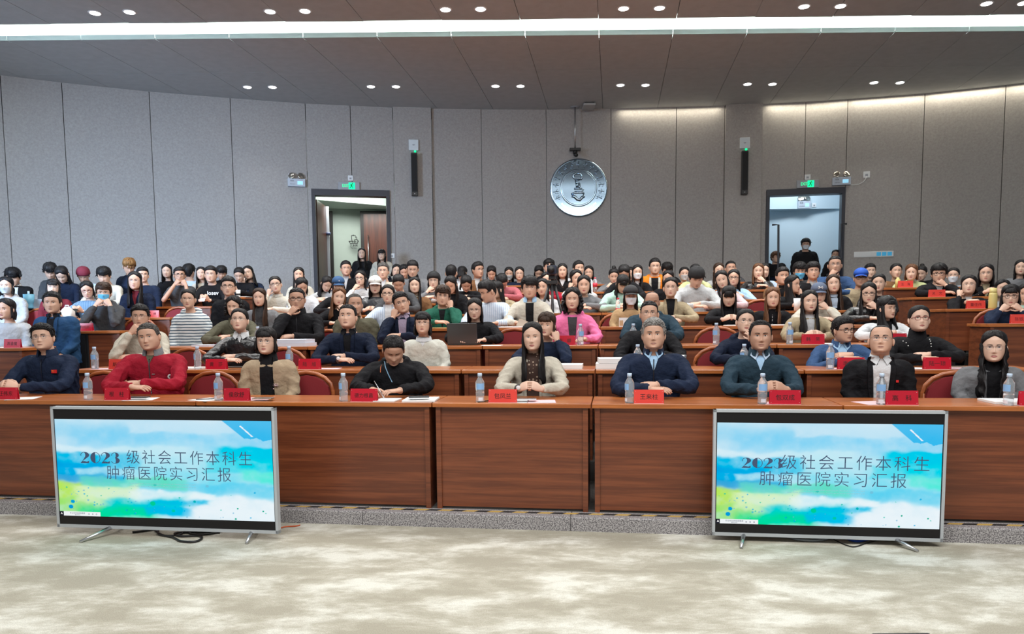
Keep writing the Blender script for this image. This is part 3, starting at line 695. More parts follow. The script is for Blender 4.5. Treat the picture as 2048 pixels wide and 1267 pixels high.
def slide_mesh(w, h):
    me = bpy.data.meshes.new('slide'); xs = np.linspace(-w / 2, w / 2, NX); zs = np.linspace(-h / 2, h / 2, NY); X, Z = np.meshgrid(xs, zs)
    V = np.stack([X, np.zeros_like(X), Z], -1).reshape(-1, 3); idx = np.arange(NX * NY).reshape(NY, NX)
    Q = np.stack([idx[:-1, :-1], idx[:-1, 1:], idx[1:, 1:], idx[1:, :-1]], -1).reshape(-1, 4)
    me.vertices.add(len(V)); me.vertices.foreach_set('co', V.ravel()); me.loops.add(Q.size); me.loops.foreach_set('vertex_index', Q.ravel())
    me.polygons.add(len(Q)); me.polygons.foreach_set('loop_start', np.arange(0, Q.size, 4)); me.update(calc_edges=True)
    im = (IMG * .93 + .07) ** 2.3; im = im[::-1]      # row 0 bottom
    # rows of IMG run top to bottom
    at = me.color_attributes.new('slide_colour', 'FLOAT_COLOR', 'POINT'); C = np.ones((NY, NX, 4)); C[..., :3] = im
    at.data.foreach_set('color', C.reshape(-1).astype(np.float32)); return me
SLM = bpy.data.materials.new('slide_light'); SLM.use_nodes = True; nt = SLM.node_tree; nt.nodes.remove(nt.nodes['Principled BSDF'])
av = nt.nodes.new('ShaderNodeVertexColor'); av.layer_name = 'slide_colour'; em = nt.nodes.new('ShaderNodeEmission'); em.inputs[1].default_value = .95
hs = nt.nodes.new('ShaderNodeHueSaturation'); hs.inputs['Saturation'].default_value = 1.15
nt.links.new(av.outputs[0], hs.inputs['Color']); nt.links.new(hs.outputs[0], em.inputs[0]); nt.links.new(em.outputs[0], nt.nodes['Material Output'].inputs[0])
SILV = mat('tv_silver', (.50, .53, .56), .4, .15); TVB = mat('tv_black_glass', (.012, .011, .012), .3, spec=.2, emit=(.02, .018, .016), es=.15); INK = mat('slide_ink', (.03, .05, .10), .8, emit=(.02, .035, .07), es=1)
SL_W, SL_H = 1.385, .665
slm = slide_mesh(SL_W, SL_H)
def deco_digits(par, x, z, hgt):
    """2 0 2 3 in a fat-and-thin display face"""
    mb = MB()
    def poly(pts, ox, s=1.0): mb.add([(x + (ox + a * s) * hgt, 0, z + b * hgt) for a, b in pts], [tuple(range(len(pts)))])
    def arc(cx, cz, rx, rz, a0, a1, n=14): return [(cx + rx * math.cos(rad(a0 + (a1 - a0) * i / n)), cz + rz * math.sin(rad(a0 + (a1 - a0) * i / n))) for i in range(n + 1)]
    def thin(pts, ox, w=.045):
        for p, q in zip(pts[:-1], pts[1:]):
            d = Vector((q[0] - p[0], q[1] - p[1])); n = Vector((-d.y, d.x)).normalized() * w / 2
            poly([(p[0] - n.x, p[1] - n.y), (q[0] - n.x, q[1] - n.y), (q[0] + n.x, q[1] + n.y), (p[0] + n.x, p[1] + n.y)], ox)
    def two(ox):
        poly(arc(.38, .22, .30, .28, 120, -30) + arc(.30, -.05, .33, .36, -5, -65)[::1] + arc(.20, .25, .22, .20, -30, 90)[0:12], ox) if False else None
        thin(arc(.30, .24, .26, .24, 200, 90), ox); poly(arc(.32, .23, .32, .27, 100, -38) + [(.10, -.36), (-.02, -.5), (.14, -.36), (.30, .0)] + arc(.26, .23, .10, .22, -60, 90), ox)
        poly([(-.02, -.5), (.12, -.32), (.30, -.33), (.46, -.38), (.62, -.28), (.60, -.5)], ox)
    def zero(ox):
        poly(arc(.36, 0, .36, .5, 90, 270), ox); thin(arc(.36, 0, .34, .48, 90, -90), ox)
    def three(ox):
        thin(arc(.28, .24, .24, .24, 190, 90), ox)
        poly(arc(.28, .26, .28, .24, 90, -75) + arc(.28, .26, .05, .22, -70, 90), ox); poly(arc(.28, -.22, .33, .28, 85, -90) + arc(.26, -.22, .06, .26, -90, 85), ox); thin(arc(.28, -.24, .28, .25, 190, 270), ox)
    two(0); zero(.72); two(1.50); three(2.22)
    return mb.obj('lettering', INK, par, smooth=False)
def tv(name_label, tl, tr, bl, br, leg_l, leg_r, ylab):
    # depth from its feet on the carpet; plane parallel to the desks
    Pl, Pr = hit_z(*leg_l, 0), hit_z(*leg_r, 0)
    vfoot = (UV(Pl)[1] + UV(Pr)[1]) / 2; v = vfoot + .15
    A, B = hit_v(*tl, v), hit_v(*tr, v); C_, D_ = hit_v(*bl, v), hit_v(*br, v)
    ul, ur = (UV(A)[0] + UV(C_)[0]) / 2, (UV(B)[0] + UV(D_)[0]) / 2; zt, zb = (A.z + B.z) / 2, (C_.z + D_.z) / 2
    w, h = ur - ul, zt - zb; print('TV', w, h, v, zb, zt)
    e = empty('television', name_label, 'television', RW((ul + ur) / 2, v, 0), -TH)
    zc = (zt + zb) / 2; b = .018; hh = h / 2; hw = w / 2
    fr = MB()
    for p, q in (((-hw, -.012, zc + hh - b), (hw, .03, zc + hh)), ((-hw, -.012, zc - hh), (hw, .03, zc - hh + b * 1.2)), ((-hw, -.012, zc - hh), (-hw + b, .03, zc + hh)), ((hw - b, -.012, zc - hh), (hw, .03, zc + hh))): fr.span(p, q)
    fr.obj('frame', SILV, e, smooth=False)
    bev(MB().span((-hw * .97, .01, zc - hh * .97), (hw * .97, .05, zc + hh * .97)).obj('rear_shell', BLACKM, e, smooth=False), .01)
    MB().span((-hw + b * .9, -.006, zc - hh + b), (hw - b * .9, .012, zc + hh - b * .9)).obj('screen', TVB, e, smooth=False)
    sx = (2 * hw - 2 * b - .012) / SL_W; sh = h * .80 / SL_H; zs = zc - h * .003
    so = link('slide', slm, SLM, e); so.location = (0, -.0068, zs); so.scale = (sx, 1, sh)
    H = SL_H * sh; Wd = SL_W * sx; y = -.0082
    def at(fx, fz): return (-Wd / 2 + fx * Wd, zs + H / 2 - fz * H)
    ch = H * .172
    x0, z0 = at(.115, .392); dd = deco_digits(e, 0, 0, Wd * .191 / 2.9); dd.location = (x0, y, z0); dd.scale = (1, 1, .74)
    x0, z0 = at(.622, .388); t = text('级社会工作本科生', ch * .90, INK, e, (x0, y, z0), ext=0, off=-.0008); t.data.space_character = 1.22
    x0, z0 = at(.524, .552); t = text('肿瘤医院实习汇报', ch * .90, INK, e, (x0, y, z0), ext=0, off=-.0008); t.data.space_character = 1.22
    GI = mat('slide_small_ink', (.2, .35, .4), .8, emit=(.12, .26, .30), es=1)
    for q, ln in enumerate(('Lorem ipsum dolor sit amet, consectetuer adipiscing elit. Maecenas porttitor congue', 'massa. Fusce posuere, magna sed pulvinar ultricies, purus lectus malesuada libero, sit', 'amet')):
        x0, z0 = at(.495, .648 + q * .026); text(ln, H * .021, GI, e, (x0, y, z0), ext=0)
    x0, z0 = at(.085, .972); text('职业规划网络直播课', H * .019, INK, e, (x0, y, z0), ext=0); x0, z0 = at(.085, .989); text('腾讯会议', H * .015, INK, e, (x0, y, z0), ext=0)
    for fx in (.14, .158, .176):
        x0, z0 = at(fx, .978); r = H * .008; MB().rings([[(x0 + rr * math.cos(a), y, z0 + rr * math.sin(a)) for a in [2 * math.pi * j / 12 for j in range(12)]] for rr in (r, r * .6)], False).obj('icon', INK, e, smooth=False)
    x0, z0 = at(.009, .977); text('A', H * .03, mat('slide_white', (1, 1, 1), emit=(.9, .9, .9)), e, (x0, y - .001, z0), ext=0)
    for (lg, s) in ((leg_l, -1), (leg_r, 1)):
        P = hit_z(*lg, 0); u, vv = UV(P); x = u - (ul + ur) / 2
        xt = x + (.10 if s < 0 else -.02)
        if 'right' in ylab: xt = x + (.05 if s < 0 else -.10)
        for dy in (vv - v, .17): MB().tube([(xt, .02, zc - hh + .01), (x + (.06 if dy > 0 else 0) * -s, dy, .008)], [.016, .009], 8).obj('leg', METAL, e)
    return e, v, (ul + ur) / 2
LT = tv('silver-framed television on splayed legs at the left, showing a watercolour title slide', (103, 812), (549, 815), (117, 1059), (558, 1059), (160, 1085), (493, 1088), 'left')
RT = tv('silver-framed television on splayed legs at the right, showing a watercolour title slide', (1427, 817), (1895, 822), (1424, 1073), (1885, 1078), (1482, 1097), (1836, 1104), 'right')
def cable(label, pts, m, r=.006):
    P_ = [hit_z(x, y, 0) for x, y in pts]; Q = []
    n = len(P_)
    for i in range(n - 1):
        p0, p1, p2, p3 = P_[max(i - 1, 0)], P_[i], P_[i + 1], P_[min(i + 2, n - 1)]
        for t in (0, .25, .5, .75): Q.append(.5 * ((2 * p1) + (p2 - p0) * t + (2 * p0 - 5 * p1 + 4 * p2 - p3) * t * t + (3 * p1 - p0 - 3 * p2 + p3) * t ** 3))
    Q.append(P_[-1]); Q = [(q.x, q.y, r + .001) for q in Q]
    return tag(MB().tube(Q, r, 6).obj('cable', m), label, 'cable')
cable('black looped cable lying under the left television', [(265, 1066), (290, 1063), (315, 1060), (318, 1070), (345, 1076), (362, 1084), (390, 1085), (404, 1078), (395, 1073), (360, 1074), (350, 1068), (380, 1066), (440, 1066)], BLACKM, .008)
cable('second black cable coiled under the left television', [(310, 1062), (330, 1072), (360, 1070), (370, 1064), (390, 1070), (420, 1069), (445, 1063)], BLACKM, .006)
cable('orange cable on the carpet right of the left television', [(556, 1058), (572, 1054), (590, 1053), (600, 1051)], mat('cable_orange', (.6, .12, .04), .5), .005)
cable('grey cable lying under the right television', [(1570, 1072), (1590, 1080), (1625, 1083), (1652, 1080), (1665, 1074)], mat('cable_grey', (.3, .33, .36), .5), .008)
cable('blue cable lying under the right television', [(1690, 1077), (1705, 1083), (1720, 1084), (1740, 1080), (1748, 1077)], mat('cable_blue', (.02, .08, .5), .5), .008)
cable('thin black cable drooping under the right television', [(1665, 1078), (1690, 1090), (1710, 1094), (1735, 1086), (1760, 1080), (1768, 1078)], BLACKM, .004)
P = hit_z(1795, 1263.5, .07); e = empty('stage_monitor', 'black box on the carpet at the bottom right edge', 'equipment case', (P.x, P.y, 0), 0)
bev(MB().span((-.12, -.25, 0), (.14, .0, .07)).obj('case', mat('case_black', (.02, .02, .02), .7, bump=(300, .6)), e, smooth=False), .01)

# ================================================================== ITEMS ON THE DESKS
PET = mat('clear_bottle', (.86, .91, .96), .08, trans=.80, ior=1.2); CAPM = mat('bottle_cap', (.55, .68, .86), .4); LBL = mat('bottle_label', (.25, .45, .75), .4)
WATER = mat('bottle_label_white', (.75, .75, .82), .4)
bt0 = None
def desk_pt(px, i, dv=.1): 
    v = row_v(i) + dv; return hit_v(px, 800, v), v
def bottle(px, i, label, dv=.07):
    global bt0
    v = row_v(i) + dv; u, _ = UV(hit_v(px, 780, v)); z = row_z(i) + DESK_H + .001
    if bt0 is None:
        e = empty('water_bottle', label, 'bottle', RW(u, v, z), -TH, 'clear water bottles on the desks')
        MB().lathe([(.001, 0), (.030, 0), (.032, .008), (.029, .03), (.032, .055), (.031, .075), (.029, .08), (.033, .088), (.033, .14), (.030, .148), (.0135, .178), (.0135, .19), (.001, .19)], 18).obj('body', PET, e)
        MB().lathe([(.001, .183), (.0165, .183), (.0165, .204), (.015, .207), (.001, .207)], 18).obj('cap', CAPM, e)
        mb = MB(); n = 18
        mb.rings([[(.0337 * math.cos(a), .0337 * math.sin(a), z_) for a in [rad(200 + 110 * j / 9) for j in range(10)]] for z_ in (.092, .136)], False, close=False); mb.obj('label', LBL, e)
        mb = MB(); mb.rings([[(.0325 * math.cos(a), .0325 * math.sin(a), z_) for a in [rad(230 + 60 * j / 6) for j in range(7)]] for z_ in (.012, .035)], False, close=False); mb.obj('label', WATER, e)
        bt0 = e; return e
    e = copy_tree(bt0); e.location = RW(u, v, z); e.rotation_euler = (0, 0, random.uniform(-1.2, 1.2)); e['label'] = label; return e
for px, i, t in [(176, 1, 'left of the plate before the red fleece'), (437, 1, 'before the woman in the tan blazer'), (687, 1, 'left of the plate before the writing man'), (960, 1, 'before the woman in the beige jacket'),
                 (1259, 1, 'before the grey-haired man'), (1525, 1, 'before the man in the dark blue jacket'), (1763, 1, 'before the black suit'), (2018, 1, 'before the grey blazer woman'),
                 (193, 2, 'second row, behind the navy jacket'), (398, 2, 'second row, before the black leather jacket'), (581, 2, 'second row, left of the navy blazer'), (1275, 2, 'second row, half hidden by the grey-haired man'),
                 (1487, 2, 'second row, behind the dark blue jacket'), (1659, 2, 'second row, before the teal jacket man'), (1161, 3, 'third row, before the pink jacket'), (1266, 3, 'third row, before the balding man'),
                 (1431, 3, 'third row, before the empty red chair'), (1577, 3, 'third row, before the long-haired woman in khaki'), (520, 3, 'third row, behind the leather jacket')]:
    bottle(px, i, 'clear water bottle with pale blue cap, ' + t, .07 if i < 3 or px != 520 else .3)
PLR = [mat('plate_red', (.52, .012, .030), .25, emit=None), mat('plate_coral', (.72, .060, .045), .3)]
PLI = mat('plate_ink', (.03, .004, .004), .6); ACR = mat('acrylic_edge', (.85, .55, .55), .2)
def name_plate(px, i, s, where, col=0, wpx=None, ts=.040, dv=.035, yaw=0.0, ink=PLI):
    v = row_v(i) + dv; u, _ = UV(hit_v(px, 780, v)); e = empty('name_plate', ('coral' if col else 'red') + ' tent name plate ' + where, 'name plate', RW(u, v, row_z(i) + DESK_H + .001), -TH + yaw, 'red name plates on the desks')
    w, h = .102, .096; m = PLR[col]
    mb = MB(); mb.prism([(0, 0)] * 0 or [(-w, 0), (w, 0), (w, h), (-w, h)], -.0025, .0); mb.xf(Matrix.Rotation(rad(-8), 4, 'X')); mb.obj('front_leaf', m, e, smooth=False, fix=True)
    mb = MB(); mb.prism([(-w, 0), (w, 0), (w, h), (-w, h)], -.0025, .0); mb.xf(Matrix.Translation((0, .028, 0)) @ Matrix.Rotation(rad(8), 4, 'X')); mb.obj('rear_leaf', m, e, smooth=False, fix=True)
    mb = MB().span((-w - .001, -.004, -.001), (w + .001, .03, .0015)); mb.obj('base_strip', ACR, e, smooth=False)
    for sx in (-1, 1):
        for zz in (.012, h - .012): MB().ell((sx * (w - .010), -.004 + zz * .139, zz), (.0022, .001, .0022), 6, 4).obj('stud', ACR, e)
    text(s, ts, ink, e, (0, -.0034 + h * .46 * .1392, h * .46), (rad(82), 0, 0), ext=.0002)
    return e
PLF = mat('plate_ink_faint', (.22, .008, .012), .6)
for a in [(10, 1, '汪伟东', 'at the left end of the front row', 0), (232, 1, '根　柱', 'before the man in the red fleece', 0), (472, 1, '侯欣舒', 'before the woman in the tan blazer', 0), (727, 1, '德力根昌', 'before the writing man', 0),
          (1005, 1, '包凤兰', 'before the woman in the beige jacket', 1), (1298, 1, '王来柱', 'before the grey-haired man', 1), (1571, 1, '包双成', 'before the man in the dark blue jacket', 0), (1805, 1, '高　科', 'before the black suit', 0), (2074, 1, '红　霞', 'cut by the right edge of the front row', 0),
          (240, 2, '斯　日', 'half hidden behind the red fleece', 1), (434, 2, '黄　莎', 'before the black leather jacket', 0), (620, 2, '陆　旭', 'before the navy blazer', 0), (1701, 2, '李　敏', 'half hidden beside the black suit', 0), (1873, 2, '陆一琼', 'before the black knit top', 0),
          (30, 3, '苏金星', 'at the left end of the third row', 0), (1130, 3, '海　娜', 'before the pink jacket', 0), (1624, 3, '韩　笑', 'before the long-haired woman in khaki', 0), (1787, 3, '王　芳', 'behind the black suit, third row', 0),
          (177, 4, '陶格斯', 'before the blue-masked student', 0), (2036, 4, '陈银凤', 'at the far right, fourth row', 1), (311, 5, '家　博', 'beyond the left aisle, fifth row', 1), (1945, 5, '董佳伟', 'before the black coat, fifth row right', 1),
          (1867, 6, '关　文', 'before the black jacket, sixth row right', 1), (1804, 7, '王　海', 'before the pale green hood, rear right', 1)]:
    px, i, s, wh, c = a
    name_plate(px, i, s, wh, c, ts=.036 if len(s) > 3 else .042, ink=PLI if i < 4 else PLF)
PAPW = mat('paper_white', (.78, .78, .78), .7); PAPP = mat('paper_pink', (.80, .52, .56), .7)
def sheet(px, i, dv, w, d, m, label, nm='paper_sheet', cat='paper', th=.001, yaw=0.0, lift=0.0, rough=False):
    v = row_v(i) + dv; u, _ = UV(hit_v(px, 790, v)); o = MB().span((-w / 2, -d / 2, 0), (w / 2, d / 2, th)).obj(nm, m, smooth=False)
    o.location = RW(u, v, row_z(i) + DESK_H + .001 + lift); o.rotation_euler = (0, 0, -TH + yaw); return tag(o, label, cat)
sheet(47, 1, .13, .2, .22, PAPW, 'white sheet behind the plate at the left end of the front row', yaw=.4); sheet(282, 1, .12, .22, .2, PAPW, 'white sheet beside the plate before the red fleece', yaw=.3)
sheet(415, 1, .12, .21, .2, PAPW, 'white sheet left of the bottle before the tan blazer', yaw=-.4); sheet(515, 1, .18, .2, .24, PAPP, 'pink-white sheet right of the plate before the tan blazer', yaw=.2)
sheet(775, 1, .13, .16, .2, PAPW, 'notebook page under the writing man\'s hand', 'notebook', 'notebook', .008); sheet(842, 1, .16, .24, .26, PAPW, 'open notebook right of the writing man\'s hands', 'notebook', 'notebook', .012, .1)
sheet(1040, 1, .12, .12, .2, PAPW, 'white sheet under the silver phone'); sheet(1083, 1, .12, .2, .2, PAPP, 'pink sheet right of the silver phone', yaw=.12)
sheet(1545, 1, .10, .12, .16, PAPP, 'pink sheet beside the plate before the dark blue jacket'); sheet(1747, 1, .15, .2, .2, PAPP, 'pink sheet under the bottle before the black suit', yaw=.3)
sheet(2020, 1, .24, .3, .24, PAPW, 'pad of white paper before the grey blazer woman', 'paper_pad', 'paper', .015); sheet(2046, 1, .16, .22, .2, PAPW, 'second white pad at the right edge of the front row', 'paper_pad', 'paper', .02)
sheet(215, 2, .12, .2, .2, PAPP, 'pinkish sheet beside the bottle, second row left', yaw=.2); sheet(385, 2, .15, .22, .2, PAPW, 'white papers left of the plate before the leather jacket', 'paper_pad', 'paper', .012)
sheet(655, 2, .14, .24, .18, PAPP, 'pink sheet right of the plate before the navy blazer', yaw=.15); sheet(1140, 2, .22, .22, .26, PAPW, 'stack of white papers before the navy jacket woman', 'paper_stack', 'paper', .035)
sheet(1220, 2, .22, .24, .26, PAPW, 'thick stack of white papers left of the grey-haired man, lower half', 'paper_stack', 'paper', .045); sheet(1222, 2, .22, .22, .25, PAPW, 'thick stack of white papers left of the grey-haired man, upper half', 'paper_stack', 'paper', .04, .08, .047)
sheet(1675, 2, .12, .12, .16, PAPP, 'pink sheet right of the bottle before the teal jacket'); sheet(1838, 2, .15, .22, .2, PAPW, 'white sheet left of the plate before the black knit top', yaw=-.4); sheet(1915, 2, .14, .24, .2, PAPP, 'pink sheet right of the plate before the black knit top', yaw=.1)
sheet(592, 3, .20, .38, .28, mat('book_white', (.62, .66, .76), .6), 'two white books under the forearm of the man covering his mouth, lower', 'book', 'book', .035); sheet(590, 3, .20, .37, .27, mat('book_white', (.62, .66, .76), .6), 'two white books under the forearm of the man covering his mouth, upper', 'book', 'book', .035, .02, .036)
sheet(415, 3, .2, .2, .2, mat('book_white'), 'pale booklet right of the striped hoodie', 'booklet', 'book', .02); sheet(985, 3, .12, .2, .2, PAPW, 'white sheet right of the laptop'); sheet(1655, 3, .2, .24, .2, PAPW, 'white sheet right of the plate before the khaki coat')
sheet(12, 3, .15, .2, .2, PAPW, 'white sheet at the left end of the third row'); sheet(1462, 4, .12, .16, .16, PAPW, 'notebook under the hand of the girl with a fringe', 'notebook', 'notebook', .01)
sheet(1555, 4, .12, .16, .14, PAPW, 'small white notebook before the brown-haired woman', 'notebook', 'notebook', .01); sheet(1028, 4, .12, .3, .18, PAPW, 'white booklet before the light jacket', 'booklet', 'book', .012); sheet(1780, 4, .2, .12, .12, mat('kraft', (.55, .36, .2), .7), 'small brown packet at the right end of the fourth row', 'packet', 'packet', .02)
sheet(490, 7, .14, .3, .2, PAPW, 'white notebook before the girl looking down, rear left', 'notebook', 'notebook', .01); sheet(1828, 7, .12, .2, .2, PAPW, 'white sheet right of the plate, rear right'); sheet(1896, 6, .12, .22, .16, PAPW, 'white sheet right of the plate, sixth row')
sheet(885, 4, .12, .2, .2, mat('folder_yellow', (.55, .38, .12), .7), 'yellow folder before the green jacket', 'folder', 'folder', .006, .3)
# phones, pens, laptop
def phone(px, i, dv, m, label, yaw=0.0, tilt=0.0):
    v = row_v(i) + dv; u, _ = UV(hit_v(px, 795, v)); o = bev(MB().span((-.075, -.037, 0), (.075, .037, .009)).obj('phone', m, smooth=False), .004)
    o.location = RW(u, v, row_z(i) + DESK_H + .014 + tilt * .03); o.rotation_euler = (0, -tilt, -TH + yaw); return tag(o, label, 'phone')
phone(518 + 8, 1, .07, mat('phone_bronze', (.25, .2, .16), .3, .6), 'bronze phone lying before the tan blazer', .1); phone(838, 1, .10, BLACKM, 'black phone lying on the open notebook', .25).location.z += .014
phone(1052, 1, .10, mat('phone_silver', (.5, .5, .52), .25, .7), 'silver phone before the clasped hands', .15); phone(278, 1, .10, BLACKM, 'black phone beside the plate before the red fleece', .1); phone(478 - 3, 2, .1, BLACKM, 'black phone before the leather jacket'); phone(1905, 2, .09, mat('phone_bronze'), 'dark phone right of the plate before the black knit top')
def pen(px, py, i, dv, label, m=BLACKM, dx=.12, dz=.0, yaw=0):
    v = row_v(i) + dv; u, _ = UV(hit_v(px, py, v)); o = MB().tube([(-dx / 2, 0, .004), (dx / 2, .02, .004 + dz)], [.004, .004], 8).tube([(dx / 2, .02, .004 + dz), (dx / 2 + dx * .12, .022, .004 + dz * 1.12)], [.0025, .001], 6).obj('pen', m)
    o.location = RW(u, v, row_z(i) + DESK_H + .001); o.rotation_euler = (0, 0, -TH + yaw); return tag(o, label, 'pen')
pen(408, 800, 1, .10, 'black pen left of the bottle before the tan blazer', yaw=.2); pen(418, 800, 1, .12, 'second black pen, nearest the bottle before the tan blazer', yaw=.4)
pen(762, 790, 1, .22, 'silver pen in the hand of the writing man', METAL, .08, .12, yaw=2.6); pen(1288, 780, 1, .26, 'silver pen held by the grey-haired man', METAL, .08, .06, yaw=2.8); pen(970, 804, 1, .08, 'black pen left of the coral plate before the beige jacket', yaw=.8)
v = row_v(3) + .22; u, _ = UV(hit_v(925, 680, v)); e = empty('laptop', 'grey laptop seen from behind, before the woman in black', 'laptop', RW(u, v, row_z(3) + DESK_H + .001), -TH + .03)
LG = mat('laptop_grey', (.085, .085, .09), .35, .7)
bev(MB().span((-.155, 0, 0), (.155, .22, .014)).obj('base', LG, e, smooth=False), .004)
l = MB().span((-.155, -.004, 0), (.155, .004, .215)); l.xf(Matrix.Translation((0, -.002, .012)) @ Matrix.Rotation(rad(10), 4, 'X')); bev(l.obj('screen_lid', LG, e, smooth=False), .003)
l = MB().lathe([(.001, 0), (.013, 0), (.013, .0012), (.001, .0012)], 16); l.xf(Matrix.Translation((0, .0145, .115)) @ Matrix.Rotation(rad(100), 4, 'X')); l.obj('emblem', BLACKM, e)
# flasks, cups, bags
def lathed(nm, label, cat, px, i, dv, parts, yaw=0, py=640):
    v = row_v(i) + dv; u, _ = UV(hit_v(px, py, v)); e = empty(nm, label, cat, RW(u, v, row_z(i) + DESK_H + .001), -TH)
    for n_, m, prof in parts: MB().lathe(prof, 20).obj(n_, m, e)
    return e
lathed('steel_cup', 'brushed steel cup right of the black jacket in the second row', 'cup', 1365, 2, .2, [('body', METAL, [(.001, 0), (.036, 0), (.038, .11), (.036, .112), (.001, .10)])])
v0_ = mat('flask_yellow', (.60, .50, .18), .4)
lathed('flask', 'tall yellow flask right of the black coat plate', 'flask', 1984, 5, .15, [('body', v0_, [(.001, 0), (.045, 0), (.046, .01), (.046, .16), (.040, .185), (.001, .19)]), ('lid', mat('flask_lid', (.66, .56, .22), .4), [(.001, .186), (.038, .186), (.04, .20), (.036, .24), (.001, .24)])])
lathed('tumbler', 'light blue tumbler with dark print and straw lid at the far left', 'tumbler', 58, 6, .1, [('body', mat('tumbler_blue', (.22, .55, .75), .4), [(.001, 0), (.052, 0), (.055, .02), (.055, .08), (.072, .10), (.078, .22), (.001, .225)]), ('straw', mat('straw_pale', (.6, .75, .85), .4), [(.001, .22), (.016, .22), (.014, .27), (.001, .27)])], py=600)
lathed('drink_bottle', 'clear bottle with red cap before the mint hoodie', 'bottle', 1236, 5, .15, [('body', PET, [(.001, 0), (.03, 0), (.03, .13), (.012, .17), (.001, .17)]), ('cap', mat('cap_red', (.6, .03, .05), .4), [(.001, .165), (.016, .165), (.016, .185), (.001, .185)]), ('label', mat('label_red', (.6, .03, .06), .5), [(.0305, .03), (.0308, .03), (.0308, .055), (.0305, .055)])], py=600)
lathed('drink_bottle', 'clear bottle with red label before the white jacket, rear centre', 'bottle', 1190, 7, .15, [('body', PET, [(.001, 0), (.034, 0), (.034, .17), (.014, .21), (.001, .21)]), ('label', mat('label_red'), [(.0348, .08), (.0352, .08), (.0352, .14), (.0348, .14)]), ('cap', mat('cap_red'), [(.001, .205), (.016, .205), (.016, .225), (.001, .225)])], py=580)
lathed('paper_cup', 'white patterned paper cup before the girl looking down, rear left', 'cup', 476, 7, .12, [('body', PAPW, [(.001, 0), (.030, 0), (.040, .12), (.001, .118)]), ('print_band', BLACKM, [(.0345, .03), (.0350, .03), (.0368, .06), (.0362, .06)])], py=580)
lathed('yellow_jar', 'small yellow jar behind the plate, rear right', 'jar', 1795, 7, .16, [('body', v0_, [(.001, 0), (.035, 0), (.035, .12), (.02, .13), (.02, .15), (.001, .15)])], py=580)
lathed('white_cup', 'white cup held by the girl in profile', 'cup', 1594, 5, .14, [('body', PAPW, [(.001, 0), (.032, 0), (.040, .15), (.001, .148)])], py=600)
def bag(px, py, i, dv, w, h, d, m, label, nm='bag'):
    v = row_v(i) + dv; u, _ = UV(hit_v(px, py, v)); e = empty(nm, label, 'bag', RW(u, v, row_z(i) + DESK_H + .001), -TH)
    R_ = []
    for t, sw, sd in ((0, .9, .9), (.15, 1, 1), (.6, .95, .9), (.85, .6, .45), (1, .35, .15)):
        R_.append([(w / 2 * sw * math.copysign(abs(math.cos(a)) ** .6, math.cos(a)) * (1 + .06 * math.sin(5 * a + t * 9)), d / 2 * sd * math.copysign(abs(math.sin(a)) ** .6, math.sin(a)), h * t) for a in [2 * math.pi * j / 20 for j in range(20)]])
    MB().rings(R_).obj('body', m, e); MB().tube([(-w * .14, 0, h * .97), (-w * .12, 0, h * 1.12), (w * .12, 0, h * 1.12), (w * .14, 0, h * .97)], .008, 8).obj('handle', m, e); return e
bag(134, 610, 5, .14, .20, .16, .12, mat('white_bag', (.55, .54, .52), .5), 'white plastic bag right of the long-haired girl at the left', 'plastic_bag')
o = sheet(140, 4, .25, .26, .2, mat('yellow_bag', (.70, .58, .25), .7), 'crumpled yellow paper bag left of the red plate, fourth row', 'paper_bag', 'bag', .09, .1)
lapt = empty('tablet', 'white tablet standing at the far left of the sixth row', 'tablet', RW(UV(hit_v(76, 600, row_v(6) + .15))[0], row_v(6) + .15, row_z(6) + DESK_H), -TH); l = MB().span((-.09, -.005, 0), (.09, .005, .15)); l.xf(Matrix.Rotation(rad(12), 4, 'X')); l.obj('screen_back', mat('tablet_white', (.5, .55, .62), .4), lapt, smooth=False); MB().span((-.09, -.03, 0), (.09, .12, .01)).obj('keyboard_base', mat('tablet_white'), lapt, smooth=False)
v = row_v(4) + .10; u, _ = UV(hit_v(1248, 645, v)); e = empty('drink_carton', 'white carton with brown print before the masked girl', 'carton', RW(u, v, row_z(4) + DESK_H + .001), -TH)
MB().span((-.055, -.03, 0), (.055, .03, .10)).obj('box', PAPW, e, smooth=False); MB().span((-.05, -.0315, .01), (-.01, -.0302, .07)).obj('print_panel', mat('kraft'), e, smooth=False)
for q in range(3):
    v = row_v(4) + .12 + q * .012; u, _ = UV(hit_v(1040, 645, v)); o = MB().span((-.05, -.004, 0), (.05, .004, .085)).obj('booklet', mat('booklet_brown', (.42, .34, .27), .7), smooth=False); o.location = RW(u + q * .012, v, row_z(4) + DESK_H + .003); o.rotation_euler = (rad(-14), rad(25), -TH); tag(o, ['front', 'middle', 'rear'][q] + ' one of three leaning brown booklets before the light jacket', 'booklet', 'leaning brown booklets')
# bags on the floor behind the right end of the second row
P = hit_v(1925, 700, row_v(3) + .5); u, _ = UV(P); e = empty('cloth_bag', 'pale green cloth bag on the floor under the right aisle desks', 'bag', RW(u, row_v(4) + .3, row_z(4)), -TH)
R_ = [[(.14 * s * math.cos(a), .09 * s * math.sin(a), z) for a in [2 * math.pi * j / 16 for j in range(16)]] for z, s in ((0, .9), (.08, 1.05), (.2, .9), (.30, .5), (.34, .2))]
MB().rings(R_).obj('body', mat('bag_cloth_green', (.38, .46, .36), .8), e); MB().tube([(-.05, 0, .3), (-.04, 0, .42), (.04, 0, .42), (.05, 0, .3)], .008, 6).obj('handle', mat('bag_cloth_green'), e)
